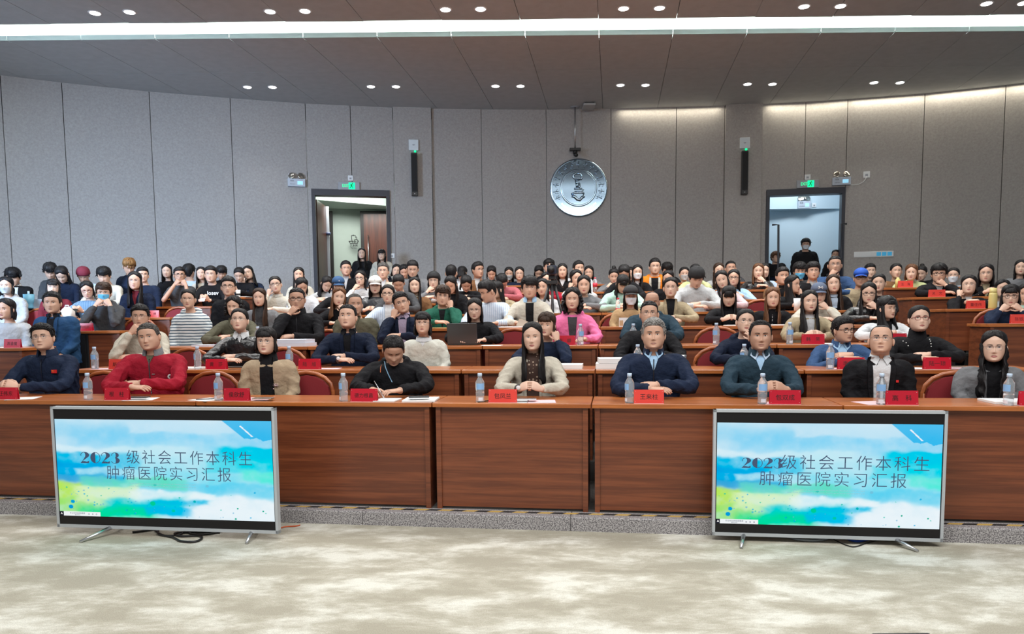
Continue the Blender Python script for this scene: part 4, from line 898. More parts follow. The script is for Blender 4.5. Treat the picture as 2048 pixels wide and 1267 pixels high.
# camcorder on tripod in the sixth-row gap
v = row_v(5) - .10; Pc = hit_v(1104, 541, v); gz = row_z(4)
e = empty('tripod', 'black tall camera tripod standing among the seats near the centre', 'tripod', (Pc.x, Pc.y, gz), -TH); zt = Pc.z - gz
TB = mat('tripod_black', (.02, .02, .022), .35)
for (x, y) in ((-.40, -.30), (.04, -.42), (.36, -.20)):
    MB().tube([(x * .08, y * .05, zt - .16), (x * .55, y * .3, (zt - .16) * .5)], [.017, .015], 8).tube([(x * .5, y * .27, (zt - .16) * .52), (x, y * .5, .01)], [.012, .010], 8).obj('leg', TB, e)
MB().tube([(0, 0, zt - .5), (0, 0, zt - .06)], .014, 8).obj('centre_column', TB, e); bev(MB().span((-.07, -.05, zt - .17), (.07, .05, zt - .12)).obj('spider', TB, e, smooth=False), .01); bev(MB().span((-.04, -.04, zt - .11), (.04, .04, zt - .055)).obj('head', TB, e, smooth=False), .01)
MB().tube([(.03, .03, zt - .09), (.12, .3, zt - .2)], .008, 6).obj('pan_handle', TB, e)
e2 = empty('camcorder', 'dark blue-black video camera mounted on the tripod', 'camera', (Pc.x, Pc.y, Pc.z - .05), -TH)
bev(MB().span((-.055, -.10, .0), (.06, .14, .11)).obj('body', mat('camcorder_dark', (.02, .025, .05), .35), e2, smooth=False), .01); MB().tube([(0, -.09, .055), (0, -.17, .055)], [.038, .045], 16).obj('lens', BLACKM, e2); MB().tube([(0, -.08, .13), (0, .10, .13)], .012, 8).obj('top_handle', BLACKM, e2); MB().span((.06, -.02, .02), (.075, .1, .09)).obj('flip_screen', BLACKM, e2, smooth=False)
# ================================================================== PEOPLE
HZ = [-.119, -.114, -.104, -.090, -.073, -.052, -.03, 0, .03, .06, .085, .102, .112, .118]
HW = [.005, .032, .048, .059, .0675, .0740, .0775, .0805, .0815, .0780, .068, .051, .033, .002]
HF = [.058, .078, .088, .088, .087, .087, .087, .083, .088, .086, .074, .056, .037, .002]
HB = [-.03, -.01, .015, .042, .062, .080, .090, .099, .103, .099, .082, .060, .038, .002]
EXPO = 2.25
BUMPS = [(0, -.006, .006, .0075, .016), (0, -.028, .0125, .0095, .013), (0, -.041, .018, .0125, .0085), (.0115, -.044, .0075, .0065, .006), (-.0115, -.044, .0075, .0065, .006),
         (.030, .001, -.0095, .017, .011), (-.030, .001, -.0095, .017, .011), (.03, .019, .0035, .02, .008), (-.03, .019, .0035, .02, .008), (.04, -.028, .005, .018, .018), (-.04, -.028, .005, .018, .018),
         (0, -.0655, .0052, .020, .0048), (0, -.0775, .0052, .017, .0052), (0, -.0715, -.0028, .022, .0022), (0, -.088, -.003, .018, .005), (0, -.103, .005, .02, .012), (0, -.053, .001, .006, .008)]
def head_w(z): return np.interp(z, HZ, HW)
def head_pts(phi, z, fat=1.0):
    """phi 0 = face (-y), pi = back"""
    w, f, b = np.interp(z, HZ, HW) * (1 + (fat - 1) * np.clip((.03 - z) / .08, 0, 1)), np.interp(z, HZ, HF), np.interp(z, HZ, HB)
    c, s = np.cos(phi), np.sin(phi); e = 2 / EXPO
    x = w * np.sign(s) * np.abs(s) ** e; y = np.where(c > 0, -f * np.abs(c) ** e, b * np.abs(c) ** e)
    fm = np.clip(c * 3, 0, 1)
    for bx_, bz, A, sx, sz in BUMPS: y = y - A * np.exp(-((x - bx_) / sx) ** 2 - ((z - bz) / sz) ** 2) * fm
    return np.stack([x, y, z * np.ones_like(x)], -1)
def face_y(x, z, fat=1.0):
    w = np.interp(z, HZ, HW) * (1 + (fat - 1) * np.clip((.03 - z) / .08, 0, 1)); f = np.interp(z, HZ, HF); s = np.clip(np.abs(x) / w, 0, .999) ** (EXPO / 2); c = np.sqrt(1 - s * s)
    y = -f * c ** (2 / EXPO); fm = np.clip(c * 3, 0, 1)
    for bx_, bz, A, sx, sz in BUMPS: y = y - A * np.exp(-((x - bx_) / sx) ** 2 - ((z - bz) / sz) ** 2) * fm
    return y
def grid_faces(nr, nc, wrap=True):
    f = []
    for i in range(nr - 1):
        for j in range(nc if wrap else nc - 1):
            j2 = (j + 1) % nc; f.append((i * nc + j, i * nc + j2, (i + 1) * nc + j2, (i + 1) * nc + j))
    return f
# body material slots: 0 skin, 1 lip, 2 eye white, 3 iris, 4 brow/lash
def add_head(mb, M, q, fat, brow, female, lod, look=(0, 0), smile=0.0, shut=False):
    nphi, nz = (60, 46) if lod == 0 else ((44, 34) if lod == 1 else (30, 22))
    t = np.linspace(-1, 1, nphi, endpoint=False); phi = np.sign(t) * np.pi * np.abs(t) ** 1.55
    a = np.linspace(-np.pi / 2, np.pi / 2, nz); z = .118 * np.sin(a) - .0005; z = z * .75 + np.linspace(-.1185, .1175, nz) * .25
    PH, Z = np.meshgrid(phi, z); V = head_pts(PH, Z, fat).reshape(-1, 3)
    fs = grid_faces(nz, nphi) + [tuple(range(nphi - 1, -1, -1)), tuple((nz - 1) * nphi + j for j in range(nphi))]
    T = lambda P: (np.asarray(P) @ A.T + tr)
    A = np.array(M.to_3x3()) * q; tr = np.array(M.translation)
    mb.add(T(V), fs, 0)
    def patch(xs, zlo, zhi, off, m, nzs=3, bulge=0.0):
        off = off + (0, .0006, .0030)[lod]
        xs = np.asarray(xs); R = []
        for k in range(nzs):
            zz = zlo + (zhi - zlo) * k / (nzs - 1); yy = face_y(xs, zz, fat) - off - bulge * (1 - ((np.arange(len(xs)) / (len(xs) - 1)) * 2 - 1) ** 2) * (1 - (2 * k / (nzs - 1) - 1) ** 2)
            R.append(np.stack([xs, yy, zz], -1))
        nx = len(xs); V = np.concatenate(R); mb.add(T(V), grid_faces(nzs, nx, False), m)
    nn = 9 if lod < 2 else 5
    for s in (-1, 1):
        xc = s * .031; u_ = np.linspace(-1, 1, nn); xs = xc + u_ * .0135
        tilt = s * u_ * .0015
        op = .0040 if not shut else .0008
        lo, hi = -.0038 * (1 - u_ ** 2) + tilt + .0005, (op) * (1 - np.abs(u_) ** 2.4) + tilt + .0005
        if not shut:
            patch(xs, lo, hi, .0018, 2, 3, .0018)
            rI = .0051; ui = np.linspace(-1, 1, 7); xi = xc + look[0] * .004 + ui * rI; hi_i = np.sqrt(np.clip(1 - ui ** 2, 0, 1)) * rI
            l2, h2 = np.interp(xi, xs if s > 0 or True else xs, lo), np.interp(xi, xs, hi); zc = look[1] * .002 + .001
            patch(xi, np.clip(zc - hi_i, l2, h2), np.clip(zc + hi_i, l2, h2), .0034, 3, 3, .0012)
        patch(xs * 1.0, hi - .0003, hi + .0016 + (.0006 if female else 0), .0036, 4, 2)
        # brow
        u2 = np.linspace(0, 1, nn); xb = s * (.014 + u2 * .036); zb = .0175 + .0065 * np.sin(np.clip(u2 * 1.25, 0, 1) * np.pi * .62) - .003 * u2; th = brow * (1 - .65 * u2)
        patch(xb if s > 0 else xb, zb - th, zb + th, .0022, 4, 3, .0006)
    ul = np.linspace(-1, 1, 11 if lod < 2 else 7); xl = ul * (.0235 + smile * .004); zc = -.0715 + smile * .004 * ul ** 2
    patch(xl, zc, zc + (.0072 if female else .0055) * (1 - np.abs(ul) ** 1.8) * (1 - .22 * np.exp(-(ul / .18) ** 2)), .0016, 1, 3, .001)
    patch(xl, zc - (.0088 if female else .0068) * (1 - np.abs(ul) ** 2), zc, .0016, 1, 3, .0016)
    patch(xl * .95, zc - .0008, zc + .0006, .0030, 4, 2) if lod < 2 else None
    for s in (-1, 1):   # ears
        e = MB(); e.ell((0, 0, 0), (.0095, .019, .031), 10, 7); e.ell((s * .005, -.002, .002), (.006, .011, .019), 8, 5)
        e.xf(Matrix.Translation((s * .0860, .012, -.014)) @ Matrix.Rotation(rad(-12), 4, 'X') @ Matrix.Rotation(rad(22 * s), 4, 'Z'))
        mb.add(T(np.concatenate(e.v)), e.f, 0)

def hand(mb, W, d, nrm, thumb, curl=.4, sc=1.0, lod=1, spread=.12):
    d = Vector(d).normalized(); nrm = Vector(nrm); nrm = (nrm - d * nrm.dot(d)).normalized(); y = nrm.cross(d)
    ts = 1 if y.dot(Vector(thumb)) > 0 else -1
    M = Matrix((d, y, nrm)).transposed().to_4x4(); M.translation = Vector(W); sc_ = sc
    h = MB(); n = 10 if lod < 2 else 8
    P = [(-.02, .026, .019), (.0, .027, .018), (.03, .036, .0155), (.06, .0415, .0135), (.082, .041, .0115), (.092, .036, .008)]
    h.rings([[(x, w * math.copysign(abs(math.cos(a)) ** .75, math.cos(a)), t * math.sin(a)) for a in [2 * math.pi * j / n for j in range(n)]] for x, w, t in P])
    nf = 7 if lod < 2 else 5
    for i, (yo, L, r) in enumerate(((.0305, .066, .0088), (.0105, .075, .0090), (-.0095, .069, .0086), (-.0285, .054, .0076))):
        yo *= ts; p = Vector((.078, yo, .001)); ang = 0.0; pts = [tuple(p)]; rs = [r * 1.02]; sp = yo * spread * 18 * .1
        for k, fr in enumerate((.45, .30, .25)):
            ang += curl * (1.0 + .12 * i) * (1.05 if k else .8); dv_ = Vector((math.cos(ang), sp, -math.sin(ang))).normalized(); p = p + dv_ * L * fr; pts.append(tuple(p)); rs.append(r * (.98, .88, .62)[k])
        h.tube(pts, rs, nf)
    a = rad(48); p0 = Vector((.018, ts * .024, -.004)); p1 = p0 + Vector((.03 * math.cos(a), ts * .03 * math.sin(a), -.010)); p2 = p1 + Vector((.030, ts * .012, -.010 - curl * .01)); p3 = p2 + Vector((.024, -ts * .002 * curl * 3, -.004 - curl * .008))
    h.tube([p0, p1, p2, p3], [.0125, .0115, .0098, .0065], nf)
    for s_ in h.v: s_ *= sc_
    h.xf(M); mb.add(np.concatenate(h.v), h.f, 0)

def hair_cap(mb, M, q, fat, zl, th, nphi, nz, wob=0.0, seed=0, top_gain=1.0, kk=17):
    """zl(phi) hairline height; th(phi, t) thickness"""
    A = np.array(M.to_3x3()) * q; tr = np.array(M.translation); rng = np.random.RandomState(seed)
    phi = np.linspace(-np.pi, np.pi, nphi, endpoint=False); ap = np.abs(phi); z0 = zl(ap); R = []; R_in = []
    ph1, ph2 = rng.rand() * 6, rng.rand() * 6
    ts = np.concatenate([[0], np.linspace(.0, 1, nz) ** .9])
    for i, t in enumerate(ts):
        a0 = np.arcsin(np.clip(z0 / .118, -.999, .999)); ang = a0 + (np.pi / 2 * .999 - a0) * t; z = .118 * np.sin(ang)
        P = head_pts(phi, z, fat); c = np.array([0, .012, .0]); n = P - c; n[:, 2] *= .8; n /= np.linalg.norm(n, axis=1)[:, None] + 1e-9
        k = th(ap, t) * (0.0 if i == 0 else min(1, .45 + t * 5))
        w = 1 + wob * (np.sin(phi * kk + 5 * t + ph1) * .5 + np.sin(phi * (kk * .6) - 8 * t + ph2) * .35 + .3 * np.sin(phi * 31 + ph1))
        zz = n * (k * w)[:, None] if hasattr(k, '__len__') else n * (k * w)[:, None]
        R.append(P + zz - (n * .002 if i == 0 else 0))
    V = np.concatenate(R); nr = len(R); fs = grid_faces(nr, nphi) + [tuple((nr - 1) * nphi + j for j in range(nphi))]
    mb.add(V @ A.T + tr, fs, 0)
def line(front, temple, side, nape, tw=0.0):
    k = np.array([0, 25, 48, 62, 74, 92, 118, 150, 180]) * np.pi / 180
    v = np.array([front, front - .002, (front + temple) / 2 + tw, temple, side, side + .012, side - .028, nape, nape])
    return lambda a: np.interp(a, k, v)
def fline(side, nape, pt=.092):
    k = np.array([0, 10, 25, 42, 58, 72, 92, 118, 150, 180]) * np.pi / 180
    v = np.array([pt, pt - .006, .074, .060, .044, side, side + .0, side - .02, nape, nape])
    return lambda a: np.interp(a, k, v)
def clumps(mb, M, q, fat, zl, n, L, r, th, up, seed, fwd=.0, a_max=3.14):
    A = np.array(M.to_3x3()) * q; tr = np.array(M.translation); rs = np.random.RandomState(seed)
    for _ in range(n):
        a = rs.uniform(-a_max, a_max); z0 = float(zl(np.array([abs(a)]))[0]); t = rs.uniform(0, 1) ** .8; z = min(z0 + .004 + (.112 - z0) * t, .112)
        P = head_pts(np.array([a]), np.array([z]), fat)[0]; nn = P - np.array([0, .012, 0]); nn /= np.linalg.norm(nn); P = P + nn * th * min(1, .5 + 3 * t)
        d = np.array([rs.uniform(-.6, .6), -fwd * (1 if abs(a) < 1.3 else .2) + rs.uniform(-.4, .4), up * .4 + rs.uniform(-.3, .2)]); d = d - nn * d.dot(nn); d /= np.linalg.norm(d) + 1e-6; d = d + nn * (.10 + .22 * rs.rand()); d /= np.linalg.norm(d)
        l = L * rs.uniform(.6, 1.25); p1 = P - d * l * .3; p2 = P + d * l * .45; p3 = P + d * l * .8 + np.array([0, -.004, -.35 * l * max(0, fwd)])
        t_ = MB().tube([p1, P, p2, p3], [r * .8, r, r * .7, r * .12], 5); mb.add(np.concatenate(t_.v) @ A.T + tr, t_.f, 0)
def hair_curtain(mb, M, q, L, th, seed, a_top=58, wave=0.0, front=True, bulge=0.0, gather=0.0, nphi=44, asym=0):
    A = np.array(M.to_3x3()) * q; tr = np.array(M.translation); rng = np.random.RandomState(seed)
    zs = [.09, .06, .02, -.03, -.09, -.15, -.22, -.30, -.38, -.46]; rx = [.068, .083, .091, .095, .096, .096, .104, .108, .106, .10]
    rb = [.088, .110, .117, .119, .112, .104, .112, .118, .12, .12]; rf = [.072, .083, .084, .080, .078, .088, .118, .128, .130, .13]
    aa = [a_top - 12, a_top, a_top + 4, a_top + 4, a_top, a_top - 8, 34, 28, 30, 34]
    if not front: aa = [a_top - 12, a_top, a_top + 4, a_top + 8, a_top + 16, a_top + 22, 105, 115, 120, 125]
    Z = np.linspace(.09, -L, 16 if nphi > 30 else 10); p1, p2 = rng.rand(2) * 6; O_, I_ = [], []
    for iz, z in enumerate(Z):
        f = (.09 - z) / (.09 + L); a0 = np.interp(-z, [-x for x in zs], aa) * np.pi / 180; ph = np.linspace(a0, 2 * np.pi - a0, nphi)
        X = np.interp(-z, [-x for x in zs], rx) + bulge * np.exp(-((z + .07) / .05) ** 2); Bk = np.interp(-z, [-x for x in zs], rb) + bulge * np.exp(-((z + .07) / .05) ** 2) * .6; Fr = np.interp(-z, [-x for x in zs], rf)
        w = 1 + .045 * np.sin(ph * 13 + p1 + z * 14) + .03 * np.sin(ph * 29 + p2) + wave * .10 * np.sin(z * 55 + ph * 3 + p1)
        tk = th * (1 - .55 * f ** 3) * np.clip(np.sin((ph - a0) / (2 * np.pi - 2 * a0) * np.pi) * 9, .15, 1)
        zz = z - (.035 * np.sin(ph * 5 + p2) * rng.rand() * (f > .9)) if L > .2 else z
        zz = zz + .012 * np.sin(ph * 9 + p1) * (f > .85)
        c, s = np.cos(ph), np.sin(ph)
        if gather and f > .4: X = X * (1 - gather * .2)
        def pt(rx_, rf_, rb_): return np.stack([rx_ * s, np.where(c > 0, -rf_ * c, -rb_ * c), zz * np.ones_like(ph)], -1)
        O_.append(pt(X * w, Fr * w, Bk * w)); I_.append(pt(X * w - tk, Fr * w - tk, Bk * w - tk))
    nr = len(Z); V = np.concatenate(O_ + [np.concatenate(I_)]) ; fs = [tuple(reversed(f)) for f in grid_faces(nr, nphi, False)]; o = nr * nphi
    fs += [tuple(i + o for i in f) for f in grid_faces(nr, nphi, False)]
    for i in range(nr - 1):
        fs.append((i * nphi, i * nphi + o, (i + 1) * nphi + o, (i + 1) * nphi)); j = nphi - 1; fs.append((i * nphi + j, (i + 1) * nphi + j, (i + 1) * nphi + j + o, i * nphi + j + o))
    for j in range(nphi - 1):
        fs.append((j, j + 1, j + 1 + o, j + o)); b = (nr - 1) * nphi; fs.append((b + j, b + j + o, b + j + 1 + o, b + j + 1))
    mb.add(V @ A.T + tr, fs, 0)
def fringe(mb, M, q, fat, zlow, th=.012, n=13, side=0.0, seed=1):
    A = np.array(M.to_3x3()) * q; tr = np.array(M.translation); rng = np.random.RandomState(seed)
    for i in range(n):
        x0 = -.062 + .124 * i / (n - 1); pts = []; rs = []
        for t in np.linspace(0, 1, 6):
            z = .092 + (zlow - .092 + rng.rand() * .008) * t; x = x0 * (1 - .45 * (1 - t)) + side * t * .02; x = float(np.clip(x, -head_w(z) * .93, head_w(z) * .93)); y = float(face_y(np.array([x]), z, fat)[0]) - th * (1 - .35 * t)
            if abs(z) < .02: y -= .004
            pts.append((x, y, z)); rs.append((.0085, .010, .0105, .0098, .008, .0025)[int(round(t * 5))])
        t_ = MB().tube(pts, rs, 6, flat=.6); mb.add(np.concatenate(t_.v) @ A.T + tr, t_.f, 0)

SKIN = {'s0': (.60, .375, .275), 's1': (.545, .325, .23), 's2': (.45, .26, .18), 's3': (.62, .41, .31)}
for k_, c_ in list(SKIN.items()): SKIN[k_] = mat('skin_' + k_, c_, .52, noise=(9, .07), bump=(60, .12))
LIP = mat('lips', (.42, .13, .12), .42); LIPM = mat('lips_muted', (.36, .16, .125), .5); EYEW = mat('eye_white', (.62, .60, .57), .25); IRIS = mat('iris_dark', (.014, .008, .006), .12); BROW = mat('brow_dark', (.018, .013, .011), .8); BROWG = mat('brow_grey', (.09, .075, .065), .8)
HC = {'k': (.011, .010, .011), 'b': (.035, .018, .011), 'br': (.11, .048, .022), 'g': (.075, .070, .066), 'gg': (.20, .19, .18), 'o': (.20, .10, .035)}
def hair_mat(k):
    return mat('hair_' + k, HC[k], .50, noise=(70, .5, (1, 1, .12)), bump=(95, .7, (1, 1, .07), .005), spec=.22)
CLOTH = dict(navy=(.012, .020, .045), dnavy=(.008, .013, .030), black=(.010, .010, .012), red=(.29, .011, .026), dteal=(.020, .042, .062), tan=(.36, .275, .185), beige=(.45, .415, .345), cream=(.52, .49, .42), white=(.60, .62, .64),
    grey=(.16, .165, .175), lgrey=(.42, .43, .44), dgrey=(.055, .057, .062), blue=(.035, .075, .17), suit=(.018, .055, .125), teal=(.045, .105, .16), sky=(.34, .52, .72), lblue=(.45, .56, .70), denim=(.13, .22, .33), green=(.018, .105, .070),
    mint=(.38, .56, .48), olive=(.10, .095, .065), khaki=(.33, .27, .175), brown=(.19, .095, .045), camel=(.42, .28, .15), pink=(.72, .17, .35), rose=(.36, .10, .12), lpink=(.55, .42, .45), orange=(.80, .22, .02), purple=(.34, .28, .38),
    polka=(.05, .025, .018), tweed=(.56, .56, .50), lime=(.50, .55, .28), stripe=(.70, .74, .75), bluestr=(.42, .52, .66), maroon=(.16, .02, .03), yellow=(.55, .42, .15), bag=(.28, .27, .25))
def cloth(k, leather=False):
    nm = 'cloth_' + k + ('_leather' if leather else '')
    if nm in MATS: return MATS[nm]
    c = CLOTH[k]
    if k in ('stripe', 'bluestr', 'polka', 'denim') :
        m = mat(nm, c, .85, bump=(22, .5, (1, 1, 1), .012)); nt = m.node_tree; N = nt.nodes; L = nt.links; p = N['Principled BSDF']; tc = N.new('ShaderNodeTexCoord')
        mx = N.new('ShaderNodeMix'); mx.data_type = 'RGBA'; mx.inputs[6].default_value = (*c, 1)
        if k == 'polka':
            v = N.new('ShaderNodeTexVoronoi'); v.inputs['Scale'].default_value = 34; v.inputs['Randomness'].default_value = .35; L.new(tc.outputs['Object'], v.inputs['Vector'])
            lt = N.new('ShaderNodeMath'); lt.operation = 'LESS_THAN'; lt.inputs[1].default_value = .26; L.new(v.outputs['Distance'], lt.inputs[0]); L.new(lt.outputs[0], mx.inputs[0]); mx.inputs[7].default_value = (.42, .32, .24, 1)
        else:
            w = N.new('ShaderNodeTexWave'); w.wave_type = 'BANDS'; w.bands_direction = 'Z' if k == 'stripe' else 'X'; w.inputs['Scale'].default_value = 9.5 if k == 'stripe' else (13 if k == 'bluestr' else 9); w.inputs['Distortion'].default_value = .8
            L.new(tc.outputs['Object'], w.inputs['Vector']); gt = N.new('ShaderNodeMath'); gt.operation = 'GREATER_THAN'; gt.inputs[1].default_value = .72 if k != 'bluestr' else .5; L.new(w.outputs[0], gt.inputs[0]); L.new(gt.outputs[0], mx.inputs[0])
            mx.inputs[7].default_value = (.055, .10, .15, 1) if k == 'stripe' else ((.60, .68, .78, 1) if k == 'bluestr' else (.19, .29, .40, 1))
        L.new(mx.outputs[2], p.inputs['Base Color']); return m
    if leather: return mat(nm, c, .30, bump=(15, 1.0, (1, 1, 1), .02), coat=.3)
    return mat(nm, c, .80, noise=(7, .10), bump=(16, .9, (1, 1, 1), .02), spec=.12)

POSE = {  # per arm: elbow, wrist, hand direction, back-of-hand normal, curl   (x mirrored for the right-hand side of the picture)
 'clasp': (((.238, -.17, .835), (.085, -.345, .845), (-.75, -.35, .35), (.15, -.75, .6), .75), ((.238, -.17, .835), (.085, -.345, .845), (-.75, -.35, .35), (.15, -.75, .6), .75)),
 'fold': (((.27, -.19, .835), (.02, -.335, .845), (-.95, -.25, .0), (0, -.3, .9), .25), ((.27, -.19, .85), (.01, -.30, .875), (-.95, .05, -.05), (0, -.5, .85), .3)),
 'desk': (((.27, -.12, .83), (.13, -.36, .825), (-.5, -.8, 0), (0, 0, 1), .25), ((.27, -.12, .83), (.13, -.36, .825), (-.5, -.8, 0), (0, 0, 1), .25)),
 'write': (((.29, -.10, .84), (.10, -.36, .835), (-.35, -.85, -.1), (.4, -.2, .9), .7), ((.28, -.10, .84), (.10, -.36, .83), (-.8, -.6, 0), (0, -.1, 1), .3)),
 'down': (((.205, .03, .78), (.13, -.12, .66), (-.4, -.9, -.1), (0, 0, 1), .3), ((.205, .03, .78), (.13, -.12, .66), (-.4, -.9, -.1), (0, 0, 1), .3)),
}
def smooth_path(pts, k=4):
    P = [Vector(p) for p in pts]; Q = []
    n = len(P)
    for i in range(n - 1):
        p0, p1, p2, p3 = P[max(i - 1, 0)], P[i], P[i + 1], P[min(i + 2, n - 1)]
        for j in range(k): t = j / k; Q.append(.5 * ((2 * p1) + (p2 - p0) * t + (2 * p0 - 5 * p1 + 4 * p2 - p3) * t * t + (3 * p1 - p0 - 3 * p2 + p3) * t ** 3))
    Q.append(P[-1]); return Q
SPEC = []
def parse(line_):
    a, lab = line_.split('|'); t = a.split(); d = dict(px=float(t[0]), py=float(t[1]), row=float(t[2]), pose=t[3], hair=t[4], hc=t[5], top=t[6], lab=lab.strip(), fl={})
    for x in t[7:]:
        if '=' in x: k, v = x.split('=', 1); d['fl'][k] = v
        else: d['fl'][x] = True
    return d
TEMP = []
def ell_ring(c, w, d, n=22, e=2.3):
    return [(c[0] + w * math.copysign(abs(math.cos(a)) ** (2 / e), math.cos(a)), c[1] + d * math.copysign(abs(math.sin(a)) ** (2 / e), math.sin(a)), c[2]) for a in [2 * math.pi * j / n for j in range(n)]]
SEC = [(1.02, .060, .060), (.97, .074, .066), (.93, .112, .080), (.885, .168, .097), (.82, .197, .112), (.70, .196, .124), (.52, .180, .126), (.32, .172, .128), (.12, .178, .138), (0, .182, .135)]
def stage1(s):
    fl = s['fl']; f = 'f' in fl; row = s['row']; stand = s['pose'] == 'stand'; lod = 0 if row == 1 else (1 if row <= 3 else 2); s['lod'] = lod; ri = int(row)
    y, p, r = float(fl.get('y', 0)), float(fl.get('p', 0)), float(fl.get('r', 0)); q = (.97 if f else 1.03) * float(fl.get('hs', 1)) * (.88 if 0 < row < 4 else .93); s['q'] = q
    if stand:
        P = hit_y(s['px'], s['py'], float(fl.get('Y', 15.2))); zb = TOPZ
    else:
        v = row_v(ri) + .60 + float(fl.get('dv', 0)); P = hit_v(s['px'], s['py'], v); zb = row_z(ri)
    tocam = math.degrees(math.atan2(-P.x, P.y)); by = (-7.92 * .6 + .4 * tocam) + float(fl.get('by', 0)); hy = .8 * tocam + y
    back = 'back' in fl
    RH = Matrix.Rotation(rad(hy), 4, 'Z') @ Matrix.Rotation(rad(p - 3), 4, 'X') @ Matrix.Rotation(rad(r), 4, 'Y')
    C = P - (RH @ Vector((0, -.088 * q, 0))) if not back else P + Vector((0, .05, 0))
    s['base'] = Vector((C.x, C.y, zb)); s['by'] = by
    L = Matrix.Rotation(-rad(by), 4, 'Z'); RHl = L @ RH; MH = RHl.copy(); MH.translation = Vector((0, 0, C.z - zb)); s['MH'] = MH
    hz = C.z - zb; s['hz'] = hz; k = (.89 if f else 1.0) * float(fl.get('s', 1)); s['k'] = k
    piv = MH @ Vector((0, .018 * q, -.062 * q)); fwd = max(0, math.sin(rad(p)))
    N_ = Vector((piv.x, piv.y + .03 + .06 * fwd + (.02 if f else .01), piv.z - (.074 if not f else .082) + .03 * fwd)); s['N'] = N_; s['piv'] = piv
    hip = Vector((0, .13 + .12 * fwd, .55)) if not stand else Vector((0, .04, .92)); 
    if N_.z - hip.z < .3 and not stand: hip.z = N_.z - .30
    if 'lean' in fl: hip.x -= float(fl['lean'])
    s['hip'] = hip
    def ctr(t): 
        c = hip.lerp(N_, t); c.y += .018 * math.sin(math.pi * min(max(t, 0), 1)) ; return c
    s['ctr'] = ctr
    Sx = .168 * k; Sc = ctr(.865); arms = []
    pose = s['pose']; Mth = MH @ Vector((0, -.10 * q, -.075 * q))
    for sd in (-1, 1):
        base = {'stand': 'down', 'chinl': 'fold', 'chinr': 'fold', 'cheekl': 'fold', 'cheekr': 'fold', 'mouth': 'clasp', 'phone': 'clasp'}.get(pose, pose)
        E, W, hd, hn, cu = [x for x in POSE[base][0 if sd < 0 else 1]]; dz = 0
        E, W, hd, hn = [Vector((x[0] * -1 * -sd, x[1], x[2])) for x in (E, W, hd, hn)]
        side = 'l' if sd < 0 else 'r'
        if pose == 'mouth' or pose in ('chin' + side, 'cheek' + side):
            ck = pose.startswith('cheek'); 
            tgt = MH @ (Vector((sd * .052, -.085, -.082)) if not ck else Vector((sd * .088, -.02, -.05))) if pose != 'mouth' else MH @ Vector((sd * .03, -.115, -.095))
            if pose.startswith('chin'): tgt = MH @ Vector((sd * .012, -.112, -.098))
            hd = (tgt - Vector((sd * .17, -.20, .83))).normalized() * .55 + Vector((-sd * (.55 if not ck else .05), 0, .45)); hd.normalize()
            W = tgt - hd * .088; E = Vector((sd * .19, -.20, max(.82, W.z - .24))); dl = (W - E).length
            if dl < .16: E = E + Vector((sd * .05, -.02, -.05))
            hn = Vector((sd * .3, -1, .2)); cu = .75 if not ck else .55
        if pose == 'phone': hd = Vector((-sd * .3, -.6, .6)); hn = Vector((sd * .7, -.5, 0)); cu = .8; W = W + Vector((-sd * .025, 0, .03))
        if stand: E = Vector((sd * .25, .05, hz - .52)); W = Vector((sd * .235, -.03, hz - .76)); hd = Vector((0, -.1, -1)); hn = Vector((sd, 0, 0)); cu = .3
        if 'hx' in fl and pose in ('clasp', 'write'): W.x += float(fl['hx']); 
        S_ = Vector((Sc.x + sd * Sx, Sc.y + .0, Sc.z - .012))
        if not stand and base in ('fold', 'desk', 'clasp', 'write') and E.z > S_.z - .05: E.z = max(S_.z - .14, .62); 
        arms.append((sd, S_, E, W, hd, hn, cu))
    s['arms'] = arms
    # raw jacket
    mb = MB(); th = float(fl.get('th', .014)); g_ = 1.0
    mb.rings([ell_ring(ctr(t), (w * k + th * (.35 if t > .95 else 1)), d * (.95 if f else 1) * (k * .5 + .5) + th * (.3 if t > .95 else .9)) for t, w, d in SEC if t < 1.0])
    for sd, S_, E, W, hd, hn, cu in arms:
        inn = Vector((Sc.x + sd * Sx * .55, Sc.y, Sc.z - .005)); wv = (W - E).normalized(); Wc = W - wv * .012
        if 'tee' in fl: Wc = S_.lerp(E, .75); pts = [inn, S_, S_.lerp(E, .4), Wc]; rs = [.060, .062, .058, .056]
        else: pts = [inn, S_, S_.lerp(E, .5) + Vector((sd * .012, 0, .0)), E, E.lerp(W, .5), Wc]; rs = [.062, .066, .060, .054, .046, .037]
        Q = smooth_path(pts, 4); rr = np.interp(np.linspace(0, 1, len(Q)), np.linspace(0, 1, len(rs)), rs) * (k * .6 + .4) + (th - .014) * .5
        mb.tube(Q, list(rr), 12)
    if 'hood' in fl and fl['hood'] != 'up':
        Q = [N_ + Vector((math.sin(a) * .098, -math.cos(a) * .075 + .03, -.012 + .03 * (1 - math.cos(a)) / 2)) for a in [rad(x) for x in range(48, 313, 22)]]
        mb.tube(Q, [.016] + [.026] * (len(Q) // 2 - 2) + [.036] * 3 + [.026] * (len(Q) - len(Q) // 2 - 2) + [.016], 8)
    me = mb.mesh('raw', False); o = bpy.data.objects.new('raw', me); COL.objects.link(o)
    rm = o.modifiers.new('r', 'REMESH'); rm.mode = 'VOXEL'; rm.voxel_size = (.0095, .013, .0185)[lod] if row < 6 else .024
    sm = o.modifiers.new('s', 'SMOOTH'); sm.factor = .5; sm.iterations = (7, 5, 3)[lod]
    s['raw'] = o
def tris(me): return len(me.polygons)
LAPC = {}
